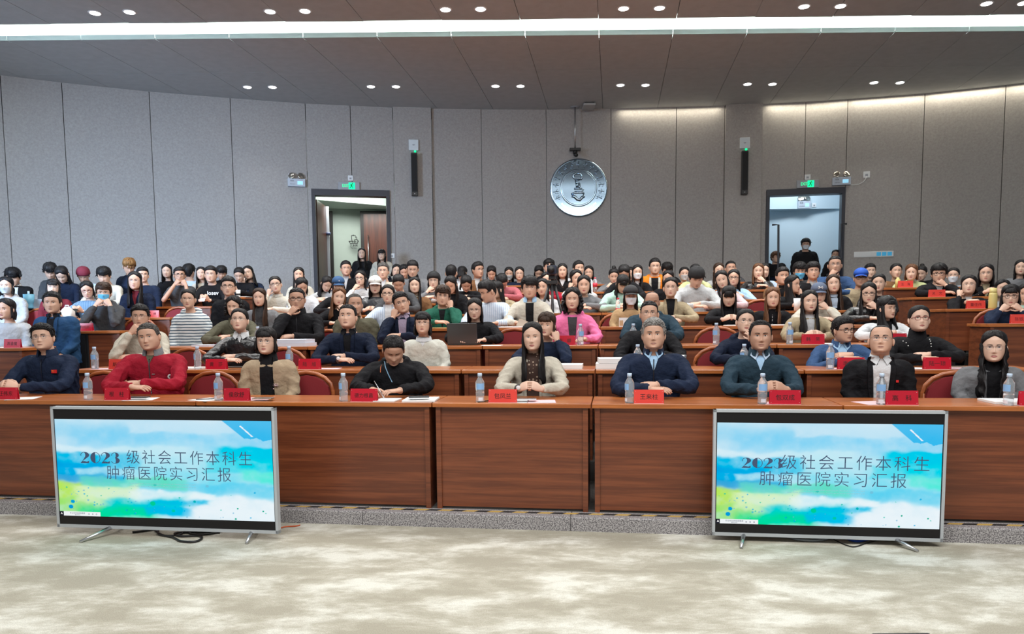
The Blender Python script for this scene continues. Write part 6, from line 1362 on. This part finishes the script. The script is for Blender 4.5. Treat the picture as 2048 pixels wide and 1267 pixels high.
PEOPLE = """
78 673 1 clasp short k navy hs=1.04 s=1.08 g=1 y=-14 p=-6 r=-5 in=dnavy:.10:.05 stand zip=dnavy hx=-.10 sk=s0 fat=1.05 by=-8 | person in navy zip jacket with small red flag patch, front row, far left
290 674 1 fold crew g red hs=1.06 s=1.16 y=-16 r=-8 p=2 in=olive:.09:.05 stand=grey zip=dgrey sk=s1 fat=1.10 gb nk=1.1 | person in red fleece with grey collar, arms folded, front row
527 682 1 down bobb k tan f hs=1.03 s=1.06 g=1 y=-12 p=-4 in=black:.50:.052:.060 turt=black hl=.085 fr=.034 | person in tan blazer over black top, brooch, front row
788 712 1 write thin k black s=1.10 hs=1.05 p=38 y=4 hood dv=.0 sk=s1 fat=1.05 | person in black hooded jacket bent over writing in a notebook
1063 674 1 clasp long k beige f hs=1.04 s=1.04 y=-6 r=-2 in=polka:.42:.055:.050 hl=.40 col at=58 sk=s3 | person in beige jacket and brown dotted blouse, long black hair, hands clasped
1307 668 1 fold brush gg navy hs=1.06 s=1.14 y=-3 p=-2 in=sky:.14:.052 shirt=sky stand zip sk=s1 fat=1.12 gb nk=1.12 brow=.0042 | grey-haired person in dark navy jacket over light blue shirt, front row
1523 671 1 clasp reced k dteal hs=1.04 s=1.04 y=2 in=sky:.12:.052 shirt=lblue stand sk=s2 fat=1.04 brow=.004 hx=.06 | person in dark blue rain jacket and light blue shirt, hands clasped behind bottle
1762 675 1 down shave k black hs=1.04 s=1.02 g=1 p=-12 y=-6 in=white:.36:.068:.045 shirt=white lap sk=s1 nk=1.05 | person in black suit and open white shirt with red lapel pin
1989 694 1 down wavy k grey f hs=1.05 s=1.06 g=1 y=-4 in=black:.30:.055:.040 turt=black lap hl=.40 sk=s3 | person in grey blazer, black turtleneck, long wavy hair, front row far right
277 632 2 chinl short k beige g=1 hs=1.0 sk=s1 p=2 y=-6 stand | person in pale beige jacket with hand at mouth, second row left
475 637 2 fold tied k black lea f hs=1.06 g=1 p=-10 y=-10 in=white:.07:.03 shirt=white sk=s3 | person in black leather jacket and white collar, second row
691 630 2 fold crew k dnavy hs=1.06 s=1.05 p=-8 in=black:.30:.045:.02 lap y=-12 sk=s0 fat=1.08 shirt=black | person in dark navy blazer and black shirt, arms folded, second row
844 645 2 down bobb k tweed f hs=.98 g=1 p=-8 in=white:.07:.05 crew=white y=-4 fr=.03 | person in cream tweed jacket with black bob, second row
1089 650 2 cheekr bobb b navy f hs=1.04 y=-14 r=3 hl=.09 sk=s0 fr=.03 | person with short brown hair and navy jacket, behind the beige jacket
1299 625 2 fold crew k black hs=1.02 g=1 p=-4 sk=s1 s=1.02 dv=-.02 | person in black jacket with thin glasses directly behind the grey-haired one
1494 641 2 chinr tied k dnavy f hs=1.04 g=1 p=-6 r=4 y=6 hood sk=s3 | person in dark navy hooded jacket resting chin on hand, second row
1699 660 2 fold short k blue hs=1.0 g=2 y=34 p=2 in=sky:.14:.06 shirt=sky stand sk=s1 s=.98 | person in blue-teal jacket and blue shirt looking right, second row
1844 635 2 fold tied k black f hs=1.08 s=1.10 g=3 p=-8 y=10 turt=black sk=s3 fat=1.06 | person in black knit top with pearl dots on the shoulders
100 605 3 down brush k suit hs=1.12 s=1.14 in=black:.30:.055:.02 lap y=-8 sk=s1 fat=1.02 shirt=black by=-6 | person in royal blue suit jacket over black shirt, left side
2 618 3 down bob k lgrey f hs=1.1 s=1.1 y=-30 | person in pale grey coat cut by the left edge
374 597 3 down tied k stripe f hs=1.02 g=1 hood y=-6 sk=s0 | person in white and navy striped hooded top
463 614 3 fold curly k olive f hs=1.02 y=-16 p=6 hl=.10 in=khaki:.12:.05 lap | person with curly black hair in olive brown coat
592 597 3 chinl crew k black hs=1.10 s=1.12 g=2 y=-4 p=2 stand sk=s2 fat=1.10 zip | person in black jacket covering mouth with hand, black glasses
712 608 3 down reced g olive hs=1.06 s=1.08 y=12 in=black:.1:.05 sk=s2 gb col | older person in olive field jacket over black shirt
803 605 3 cheekl short k dnavy hs=1.04 g=1 r=-16 y=2 in=purple:.34:.055:.03 shirt=purple lap sk=s1 | person in navy blazer and purple striped shirt tilting head on hand
948 620 3 desk longk k black f hs=1.04 g=1 p=12 y=-6 s=1.08 hl=.2 at=62 | person in black coat looking down at the laptop
1144 598 3 desk curly k pink f hs=1.06 s=1.08 hood y=-4 in=dgrey:.30:.055:.03 sk=s0 puff | person in bright pink hooded jacket with curly black hair
1305 605 3 fold bald k dteal hs=1.02 s=1.12 hood p=10 y=4 sk=s2 | balding person in dark teal jacket behind the thin glasses
1623 602 3 clasp long k khaki f hs=1.02 y=10 p=-2 in=white:.32:.055:.045 lap hl=.40 sk=s3 | person in khaki coat and white top with very long black hair
1786 616 3 fold longb k white f hs=1.0 y=42 in=black:.20:.06:.05 hl=.30 fr=.04 | person in white jacket with black fluffy scarf, face in profile
206 585 4 mouth mop b dgrey hs=1.0 mask=b g=1 p=2 hood puff fr=.036 | person in blue face mask and dark jacket with red shoulder marks
173 582 5 phone bob k denim f g=3 p=14 r=-4 hl=.10 hs=1.06 | person in denim jacket with red glasses looking down at a phone
455 572 4 down short k black hs=1.04 g=2 y=-4 | person in black jacket with black glasses, left of the brown-tipped long hair
516 595 4 down long b grey f hs=1.0 y=-10 p=4 in=dgrey:.2:.05:.04 hl=.42 at=56 sk=s3 turt=dgrey col | person with brown-tipped long hair and grey cardigan
679 594 4 chinr long br black f hs=1.02 y=8 p=6 r=8 hl=.30 | person in black top with long brown-highlighted hair, hand near neck
774 587 4 desk tied k bluestr f hs=1.0 g=2 y=-8 in=white:.18:.05:.04 col | person in pale striped blue jacket with black glasses
885 592 4 cheekr mop b green hs=1.0 g=1 r=4 in=black:.25:.05 hood p=2 | person in dark green hooded jacket, hand against cheek
963 588 4 desk short k bluestr hs=1.08 p=26 y=-60 | person in blue and white striped shirt with face turned away
1059 575 4 desk mop k cream hs=1.08 g=1 in=black:.30:.05:.045 hood fr=.022 y=-2 stand=sky | person in cream jacket over light blue hood and black tee
1263 592 4 down longk k camel f hs=1.0 mask=w cap=dark p=4 y=6 hl=.28 | person in dark cap and white mask, camel top
1341 574 4 fold tied k khaki f hs=1.04 g=1 y=-4 in=black:.22:.055:.03 lap col sk=s3 | person in khaki trench coat over black top
1458 596 4 clasp longb k black f hs=1.02 p=18 y=-2 hl=.34 fr=.008 sk=s3 crew | person in black crew top with fringe looking down
1547 595 4 down long br black f hs=1.0 y=4 hl=.46 in=black:.2:.04 sk=s0 zip=lgrey | person with very long reddish brown hair and black jacket
1640 588 4 chinr longk k cream f hs=1.0 g=1 cap=grey bow y=4 p=6 puff | person in grey-blue cap with white bow and cream fluffy jacket
1738 587 4 chinr long k black f lea hs=1.02 g=2 p=6 y=-2 hl=.3 sk=s3 | person in black leather jacket with hand over mouth, right of the bow cap
2022 592 4 mouth bobb k navy f hs=1.06 g=2 hood zip=lgrey y=-4 fr=.03 s=1.05 | person in navy hooded jacket, both hands clasped at mouth, far right
8 571 5 down bob k lgrey f hs=1.12 hood mask=g y=-10 s=1.15 | person in pale grey hooded sweatshirt and mask at the left edge
105 574 5 down longb k maroon f hs=1.06 g=1 r=4 hl=.34 | person with long black hair in dark maroon top left of the plastic bag
267 561 5 down long k dnavy f hs=1.14 s=1.14 g=1 in=maroon:.2:.05 hl=.36 y=-6 sk=s0 | person in dark navy coat with round glasses and long black hair
550 568 5 cheekl tied k cream f hs=1.02 g=2 r=-8 y=-2 s=1.05 crew | person in cream jacket with black glasses, cheek on hand
606 577 5 down bob k white f hs=1.0 hband p=26 y=18 | person in white top with pale headband behind the black jacket
678 572 5 fold longk k black f hs=1.0 g=2 cap=dblue capmark p=10 y=8 | person in dark blue baseball cap and black top
750 571 5 clasp longk k dgrey f cap=white lea hs=1.06 p=6 s=1.05 capmark hl=.22 | person in white baseball cap and black leather jacket
797 572 5 fold tied k dgrey f p=40 hs=1.0 | person with centre-parted black hair bowed low, right of the white cap
829 570 5 down long k brown f hs=1.0 in=cream:.16:.05:.04 hl=.42 sk=s3 | person in brown cardigan with long straight black hair
899 574 5 down long k black f p=30 y=-16 hl=.32 | person in black with bowed head, long hair, right of the green jacket
984 582 5 fold longk k khaki f y=-52 p=14 hl=.2 hs=1.0 s=1.1 | person in khaki green jacket turned left beside the striped shirt
1083 574 5 down longk k white f y=-12 hl=.26 | person in white jacket partly hidden behind the tripod
1168 570 5 fold bob k grey f hs=1.08 hood p=2 s=1.1 hl=.10 sk=s0 | person in grey-blue hooded jacket behind the pink jacket
1247 574 5 fold longb k mint f p=40 y=10 s=1.15 hood hl=.26 | person in mint green hooded top bent forward, hair over face
1443 560 5 fold long k lpink f r=-14 p=6 y=-8 hs=1.04 hl=.40 s=1.05 | person leaning head in pale pink top with black hair
1395 562 5 fold mop k lgrey p=34 y=10 beanie=black hs=1.02 s=1.1 hood | person in black bucket-like hat and pale grey top, head bowed
1597 568 5 cheekr long k black f y=52 hs=1.0 g=1 hl=.34 | person in black seen in profile holding a white cup
1668 566 5 down long b black f r=-6 hs=1.02 in=lblue:.16:.05:.04 hl=.44 sk=s3 p=-4 | person with long brown-tipped hair in black, squinting, rear right
1757 565 5 down tied k black f hs=1.02 y=-6 sk=s3 lea | person in glossy black jacket, hair drawn back, rear right
1938 568 5 cheekl bob k black f hs=1.06 g=1 p=-10 y=-6 in=white:.12:.04 hl=.09 s=1.05 | person in black coat over white top, chin raised, beyond right aisle
2008 577 5 down long k white f hs=1.0 y=10 r=10 hl=.3 | person in white jacket behind the navy hooded one
24 558 6 phone mop k black hs=1.16 p=26 y=-4 s=1.15 in=white:.20:.07:.06 fr=.02 crew=white | person in black jacket and white tee looking down at far left
122 556 6 fold long k dnavy f p=48 y=-10 hs=1.12 hl=.36 | person in dark navy with long hair hiding a bowed face
360 549 6 mouth short k dgrey hs=1.02 g=2 tee s=1.04 sk=s2 y=8 | person in grey T-shirt with both hands at mouth
419 548 6 phone short k black hs=1.08 g=1 y=-10 s=1.04 hood | person in black hooded sweatshirt with white print holding a phone
287 549 6 down short k navy hs=1.0 g=1 y=14 s=1.1 | person in dark bomber jacket behind the long-haired navy coat
597 549 6 down long k cream f hs=1.0 in=white:.12:.045:.02 shirt=white hl=.30 lap | person in beige jacket with white collar and tie, straight long hair
655 573 6 fold long k lgrey f p=38 y=14 hl=.24 r=8 s=1.05 | person in pale grey sleeves lying over the desk
718 556 6 chinl longk k white f g=2 y=-14 p=4 hl=.24 s=1.05 | person in white jacket with black glasses, fingers at cheek
765 541 6 down brush g cream hs=1.02 g=1 y=-4 s=1.05 in=white:.14:.05 | person in cream jacket with greyish swept hair
825 540 6 fold brush k grey hs=1.04 g=1 p=18 s=1.2 stand=black | person in grey jacket with dark high collar looking down
866 561 6 chinl longk k grey f hs=1.04 g=1 y=-6 beanie=black p=2 | person in black pointed knit cap with chin on hand
902 545 6 fold crew k white hs=1.04 back y=170 | person in white top turned away, dark short hair seen from behind
933 574 6 fold bob k black f p=46 y=6 | person in black with bob and deeply bowed head, left of centre
1004 572 6 fold crew k rose p=62 hs=1.04 s=1.15 | person in dusty pink sweater with head down on arms
1094 560 6 clasp bob k red f y=6 s=1.05 | person in red jacket behind the tripod legs
1156 556 6 cheekl bob k lgrey f y=16 hs=1.06 r=-6 hood hl=.1 | person in pale grey hooded top looking right, cheek on hand
1248 553 6 fold long k black f p=44 y=-4 hs=1.04 hl=.26 | person in black bowed behind the mint hooded top
1335 558 6 down longk k black f p=10 y=-10 s=1.1 | person in black half hidden behind the trench coat
1467 555 6 fold longk k sky f g=2 y=-6 hs=1.02 hl=.24 s=1.1 sk=s0 in=black:.2:.04 | person in light denim-blue jacket with black glasses
1569 551 6 down short k brown y=14 hs=1.04 s=1.08 in=black:.2:.05 sk=s1 | person in dark brown jacket with short black hair, rear right
1628 541 6 down mop k black hs=1.0 g=1 y=4 p=-4 fr=.05 s=1.05 in=lgrey:.1:.05 sk=s1 | person in black jacket and grey tee, thin glasses, rear right
1671 528 6 chinl crew k blue hs=1.08 g=1 p=-2 s=1.2 in=black:.3:.05 sk=s2 | person in dark blue jacket with hand over nose, below the right doorway
1722 555 6 down crew k khaki hs=1.02 cap=blue g=2 y=-4 s=1.08 sk=s2 col | person in bright blue cap and khaki jacket
1878 547 6 chinr mop k black hs=1.06 g=2 hood=1 in=lgrey:.15:.06 p=2 s=1.15 sk=s1 fr=.04 y=-6 | person in black jacket with grey hood, hand at chin, rear right
1972 546 6 clasp longk k black f hs=1.12 s=1.15 g=1 y=-8 p=-2 hl=.2 sk=s0 in=khaki:.2:.05 | person in black cardigan with glasses, hands at chest, rear right
166 556 6.5 down crew k lblue p=40 beanie=wine hs=1.0 | person in wine red knit cap and pale blue shirt, head bowed
205 555 6.5 fold mop k cream p=26 hs=1.06 y=-10 s=1.05 | person in cream jacket looking down, right of the wine cap
100 548 6.4 down mop k dgrey p=40 hs=1.05 | person with tousled black hair bowed at rear left
260 538 6.6 down afro o navy p=34 y=14 s=1.1 | person with curly orange-brown hair in dark jacket
332 542 7 down longk k black f y=-4 hs=1.02 hl=.24 sk=s3 s=.95 p=2 | person in black wide-neck top with shoulder-length hair, rear left
376 543 7 down mop k lblue back y=150 | person in pale blue top turned away, round black hair, rear left
401 546 7 down long k cream f y=-4 hl=.3 hs=.96 | person in cream and olive vest, rear left
443 549 7 down mop k black p=30 hs=.92 | person with tousled hair behind the black hooded sweatshirt
477 553 7 phone tied k black f g=1 p=30 y=-8 hs=1.06 s=1.05 | person in black jacket looking down at a notebook, rear left
494 545 7 cheekl long k navy f y=-14 r=-14 hl=.25 s=1.05 hs=1.05 | person in navy and white jacket leaning left, rear left
693 536 7 down brush k black hs=1.04 g=1 y=8 in=lgrey:.2:.05 sk=s1 | person in black jacket and grey tee, mouth open, before left doorway
962 539 7 down short k brown hs=1.08 g=1 y=34 s=1.15 sk=s2 in=lgrey:.2:.05 | person in brown cardigan looking right, rear centre
1125 541 7 down longk k black f hs=1.0 hl=.3 in=white:.1:.05 sk=s0 | person in black coat and white collar right of the camera
1161 536 7 down brush k white y=20 hs=1.02 s=1.1 | person in white jacket with short black hair, rear centre
1228 554 7 mouth pony k grey f p=20 hs=1.02 s=1.05 hood | person in grey-blue top with high ponytail, hands at mouth
1276 544 7 down long k black f mask=w hs=1.02 hl=.3 y=6 in=white:.2:.03 | person in white mask and black top, long hair, rear centre
1311 532 7 down brush k orange g=1 hs=1.06 s=1.25 in=black:.3:.06:.05 hood sk=s0 lap lc=cream y=4 | person in orange jacket with thick cream lining
1392 542 7 chinr tied k lime f g=2 hs=1.02 y=4 s=1.05 | person in green and white jacket with dark glasses, hand raised to mouth
1440 540 7 down long b lgrey f y=10 hs=1.02 hl=.3 smile=1 | person in silver-grey padded jacket with brown-black hair, rear right
1517 542 7 chinr long br black f hs=1.04 y=-2 hl=.2 s=1.15 lea | person in glossy black padded jacket, chin on fist, rear right
1532 541 7.3 down long k lblue f y=20 s=1.05 | person in pale blue jacket just behind the glossy black padded one
1601 543 7 down mop k dgrey mask=b g=1 p=10 hs=1.04 y=4 | person in blue surgical mask with swept dark hair, rear right
1795 541 7 down tied k brown f hs=1.02 y=8 sk=s0 | person in dark brown jacket, head turned slightly right, rear right
1822 545 7 down bob br lime f hs=1.04 y=-10 p=2 hl=.1 s=1.1 hood=1 smile=1 | person with reddish hair and pale green hood, rear right
1906 550 7 down tied k lblue f mask=w g=1 hs=1.02 y=-10 | person in white mask and pale blue top at rear right
2042 534 7 down longk k grey f y=-6 p=-4 hl=.25 hs=1.0 | person in grey coat cut by the right edge, rear
2050 588 5 down bob k mint f s=1.1 y=-20 p=10 | person with pale green sleeve at the right edge
793 541 8 down bob k black f y=4 r=10 hs=1.0 smile=1 hl=.10 | smiling person in black beside the left doorway
808 546 8 down bob k black f p=30 | person with dark hair barely visible beside the grey jacket
924 546 8 down bob k white f p=24 back y=160 | person in white with dark round hair turned away, rear centre
983 550 8 down bob k dgrey f p=36 | person with low dark head right of the brown cardigan
1018 548 8 down longk k black f mask=g p=10 hl=.2 | person in grey mask and black hood of hair, rear centre
1039 547 8 down bob k navy f g=1 hl=.09 p=2 smile=1 | person in navy jacket with rimless glasses and bob, rear centre
1078 549 8 down bob k white f p=36 | person in white collar with bowed dark head left of the camera
1098 533 8 down afro k black | person with curly dark hair directly behind the video camera
1177 545 8 down bob k grey f g=1 y=-6 | person in grey with glasses and black bob, rear centre right
1262 549 8 down bob k dgrey f y=8 p=10 | person in dark grey between the bowed hair and the white mask
1336 543 8 down mop k black p=24 y=10 | person with dark cap-like hair right of the orange jacket
1370 547 8 down tied k lime f mask=g y=6 hs=1.04 | person in grey-green mask beside the dark glasses, rear right
1463 535 8 down crew k dgrey g=1 y=6 sk=s1 hs=1.05 | person in dark grey with cropped hair at the rear right pilaster
1743 541 8 down short k dgrey y=10 sk=s3 | person in dark top with sunlit face behind the blue cap
1841 548 8 down bun k black f y=-18 p=20 | person in black with high bun looking down, rear right
723 506 0 stand long k black f Y=15.6 hl=.36 y=-2 p=-4 sk=s3 | person in black polo with badge standing in the left doorway
762 509 0 stand longb k cream f Y=15.55 hl=.36 g=1 y=-8 | person in cream jacket with glasses standing at the left door jamb
1612 488 0 stand mop k black Y=16.3 mask=w g=1 fr=.05 s=1.1 hood | person in black hooded coat and white mask standing in the right doorway
1671 509 0 stand tied k black f Y=16.2 sk=s1 y=-6 | person in black jacket standing at the right side of the right doorway
1556 514 0 stand mop br black Y=16.6 y=30 | person with backpack half hidden by the left leaf of the right doorway
"""
for ln in PEOPLE.strip().split('\n'): SPEC.append(parse(ln))
rr_ = {}
for s in SPEC:
    if s['pose'] == 'stand': continue
    ri = int(s['row']); frac = s['row'] - ri; s['u_'] = UV(hit_v(s['px'], s['py'], row_v(ri) + .6))[0]; rr_.setdefault(ri, []).append(s)
    if frac > 0: s['fl']['dv'] = .15
    if ri >= 6: s['fl']['s'] = float(s['fl'].get('s', 1)) * .94
for ri, l_ in rr_.items():
    if ri < 4: continue
    l_.sort(key=lambda s: s['u_'])
    for a, b in zip(l_[:-1], l_[1:]):
        if b['u_'] - a['u_'] < .37:
            da = float(a['fl'].get('dv', 0))
            if da > .05: b['fl']['dv'] = -.15
            elif da < -.05: b['fl']['dv'] = .15
            else:
                up = a if a['py'] < b['py'] else b; dn = b if up is a else a; up['fl']['dv'] = .15; dn['fl']['dv'] = -.13
for s in SPEC: stage1(s)
dg = bpy.context.evaluated_depsgraph_get()
for s in SPEC: stage2(s, dg)
byx = {(s['px'], s['row']): s for s in SPEC}
# ---- badges, pins and prints
REDM = mat('flag_red', (.62, .012, .012), .6); GOLD = mat('star_gold', (.8, .55, .05), .5); WHT = mat('badge_white', (.7, .7, .7), .5)
def B(px, row, *a, **k): return byx[(px, row)]['badge'](*a, **k)
r_ = B(78, 1, .105, -.155, .046, .030, REDM, 'flag_patch')
if r_:
    (x, y, z) = r_[1]
    def star(cx, cz, r, par):
        P = [(cx + (r if i % 2 == 0 else r * .42) * math.sin(i * math.pi / 5), cz + (r if i % 2 == 0 else r * .42) * math.cos(i * math.pi / 5)) for i in range(10)]
        MB().add([(a, y - .0012, b) for a, b in P], [tuple(range(9, -1, -1))]).obj('star', GOLD, par, smooth=False)
    star(x - .013, z + .005, .006, r_[0])
    for a, b in ((-.003, .010), (0, .006), (0, .001), (-.003, -.003)): star(x + a, z + b, .002, r_[0])
r_ = B(290, 1, .155, -.205, .042, .042, WHT, 'round_badge', rnd=True)
if r_: (x, y, z) = r_[1]; text('蒙', .018, BLACKM, byx[(290, 1)]['root'], (x, y - .004, z), ext=0)
r_ = B(290, 1, .03, -.18, .022, .006, mat('embroidery_grey', (.3, .25, .25), .7), 'embroidery')
r_ = B(527, 1, .072, -.22, .012, .012, mat('brooch_pink', (.45, .12, .14), .4), 'brooch', rnd=True)
if r_:
    (x, y, z) = r_[1]; b_ = MB()
    for j in range(8): a = 2 * math.pi * j / 8; b_.tube([(x, y - .002, z), (x + .026 * math.cos(a), y - .004, z + .018 * math.sin(a))], [.0035, .0022], 6)
    b_.ell((x - .02, y - .002, z - .032), (.006, .003, .006), 8, 6); b_.obj('brooch_petals', mat('brooch_silver', (.6, .45, .45), .25, .7), byx[(527, 1)]['root'])
B(1762, 1, .110, -.165, .018, .018, REDM, 'lapel_pin'); B(723, 0, -.06, -.10, .03, .03, WHT, 'badge', rnd=True)
for k_, (dx, dz) in enumerate(((-.10, -.06), (-.085, -.085), (-.12, -.045), (.09, -.045), (.092, -.068), (.094, -.09), (.088, -.03))): B(1844, 2, dx, dz, .010, .010, mat('pearl', (.8, .8, .78), .2), 'pearl', rnd=True)
for dx in (-.13, .13): B(206, 4, dx, -.07, .05, .03, REDM, 'red_mark', rnd=True)
s = byx[(419, 6)]; y = s['front'](s['N'].x, s['N'].z - .16, .008)
if y: text('losev', .085, WHT, s['root'], (s['N'].x + .03, y, s['N'].z - .15), ext=.0005, off=.002)
for (px, row, m_, w_) in ((788, 1, mat('piping_blue', (.25, .45, .65), .5), .0035),):
    s = byx[(px, row)]; nx, nz = s['N'].x, s['N'].z
    s['strip']([[(nx - .085 + .075 * t - w_, nz + .0 - .17 * t), (nx - .085 + .075 * t + w_, nz + .0 - .17 * t)] for t in np.linspace(0, 1, 10)], .007, m_, 'piping')
    s['strip']([[(nx - .105 - w_, nz - .03 - .06 * t), (nx - .105 + w_ * .6, nz - .03 - .06 * t)] for t in np.linspace(0, 1, 5)], .007, mat('piping_orange', (.6, .15, .05), .5), 'piping')
# wristwatch
def watch(px, row, sd):
    s = byx[(px, row)]; a = [q for q in s['arms'] if q[0] == sd][0]; E, W = a[2], a[3]; d = (W - E).normalized(); p = W + d * .002
    o = MB().tube([p - d * .008, p + d * .008], [.037, .037], 14).obj('watch_strap', mat('strap_dark', (.05, .04, .04), .5), s['root']); f_ = MB().ell(p + Vector((0, -.036, .012)), (.017, .006, .017), 12, 6).obj('watch_face', WHT, o)
watch(691, 2, -1); watch(1063, 1, -1)
# phone held
for (px, row, lab) in ((419, 6, 'white phone held by the black hooded sweatshirt'), (173, 5, 'dark phone held by the denim jacket'), (24, 6, 'dark phone held at the far left')):
    s = byx[(px, row)]; p = s['base'] + Matrix.Rotation(rad(s['by']), 3, 'Z') @ Vector((0, -.42, .90)); o = bev(MB().span((-.037, -.004, -.075), (.037, .004, .075)).obj('phone', mat('phone_white', (.6, .62, .65), .3) if px == 419 else BLACKM, smooth=False), .003)
    o.location = p; o.rotation_euler = (rad(-50), 0, rad(s['by'])); tag(o, lab, 'phone')

# lettering to meshes
fonts = [o for o in bpy.data.objects if o.type == 'FONT']; dg = bpy.context.evaluated_depsgraph_get()
for o in fonts:
    me = bpy.data.meshes.new_from_object(o.evaluated_get(dg)); n = MB; nm = o.name.split('.')[0]; mt = o.data.materials[0]
    me.materials.clear(); me.materials.append(mt); par, loc, rot, sc = o.parent, o.location.copy(), o.rotation_euler.copy(), o.scale.copy()
    bpy.data.objects.remove(o); q = bpy.data.objects.new(nm, me); COL.objects.link(q); q.parent = par; q.location = loc; q.rotation_euler = rot; q.scale = sc
rows_ = {}; CLOSE = []
for s in SPEC:
    if s['pose'] != 'stand': rows_.setdefault(int(s['row']), []).append((UV(s['base'])[0], UV(s['base'])[1], s['px'], s['row']))
for k_, l_ in sorted(rows_.items()):
    l_.sort()
    for a, b in zip(l_[:-1], l_[1:]):
        if b[0] - a[0] < .36 and abs(a[1] - b[1]) < .4: CLOSE.append((k_, a[2:], b[2:], round(b[0] - a[0], 2)))
import re
for o in bpy.data.objects:
    if 'label' in o and o.get('category') != 'person':
        o['label'] = re.sub(r'\b(man|woman|girl|boy|student)\b', 'person', o['label'])
N_obj = len(bpy.data.objects); tri = sum(sum(len(p.vertices) - 2 for p in me.polygons) * max(1, 1) for me in bpy.data.meshes if me.users); print('OBJ', N_obj, 'TRIS', tri)
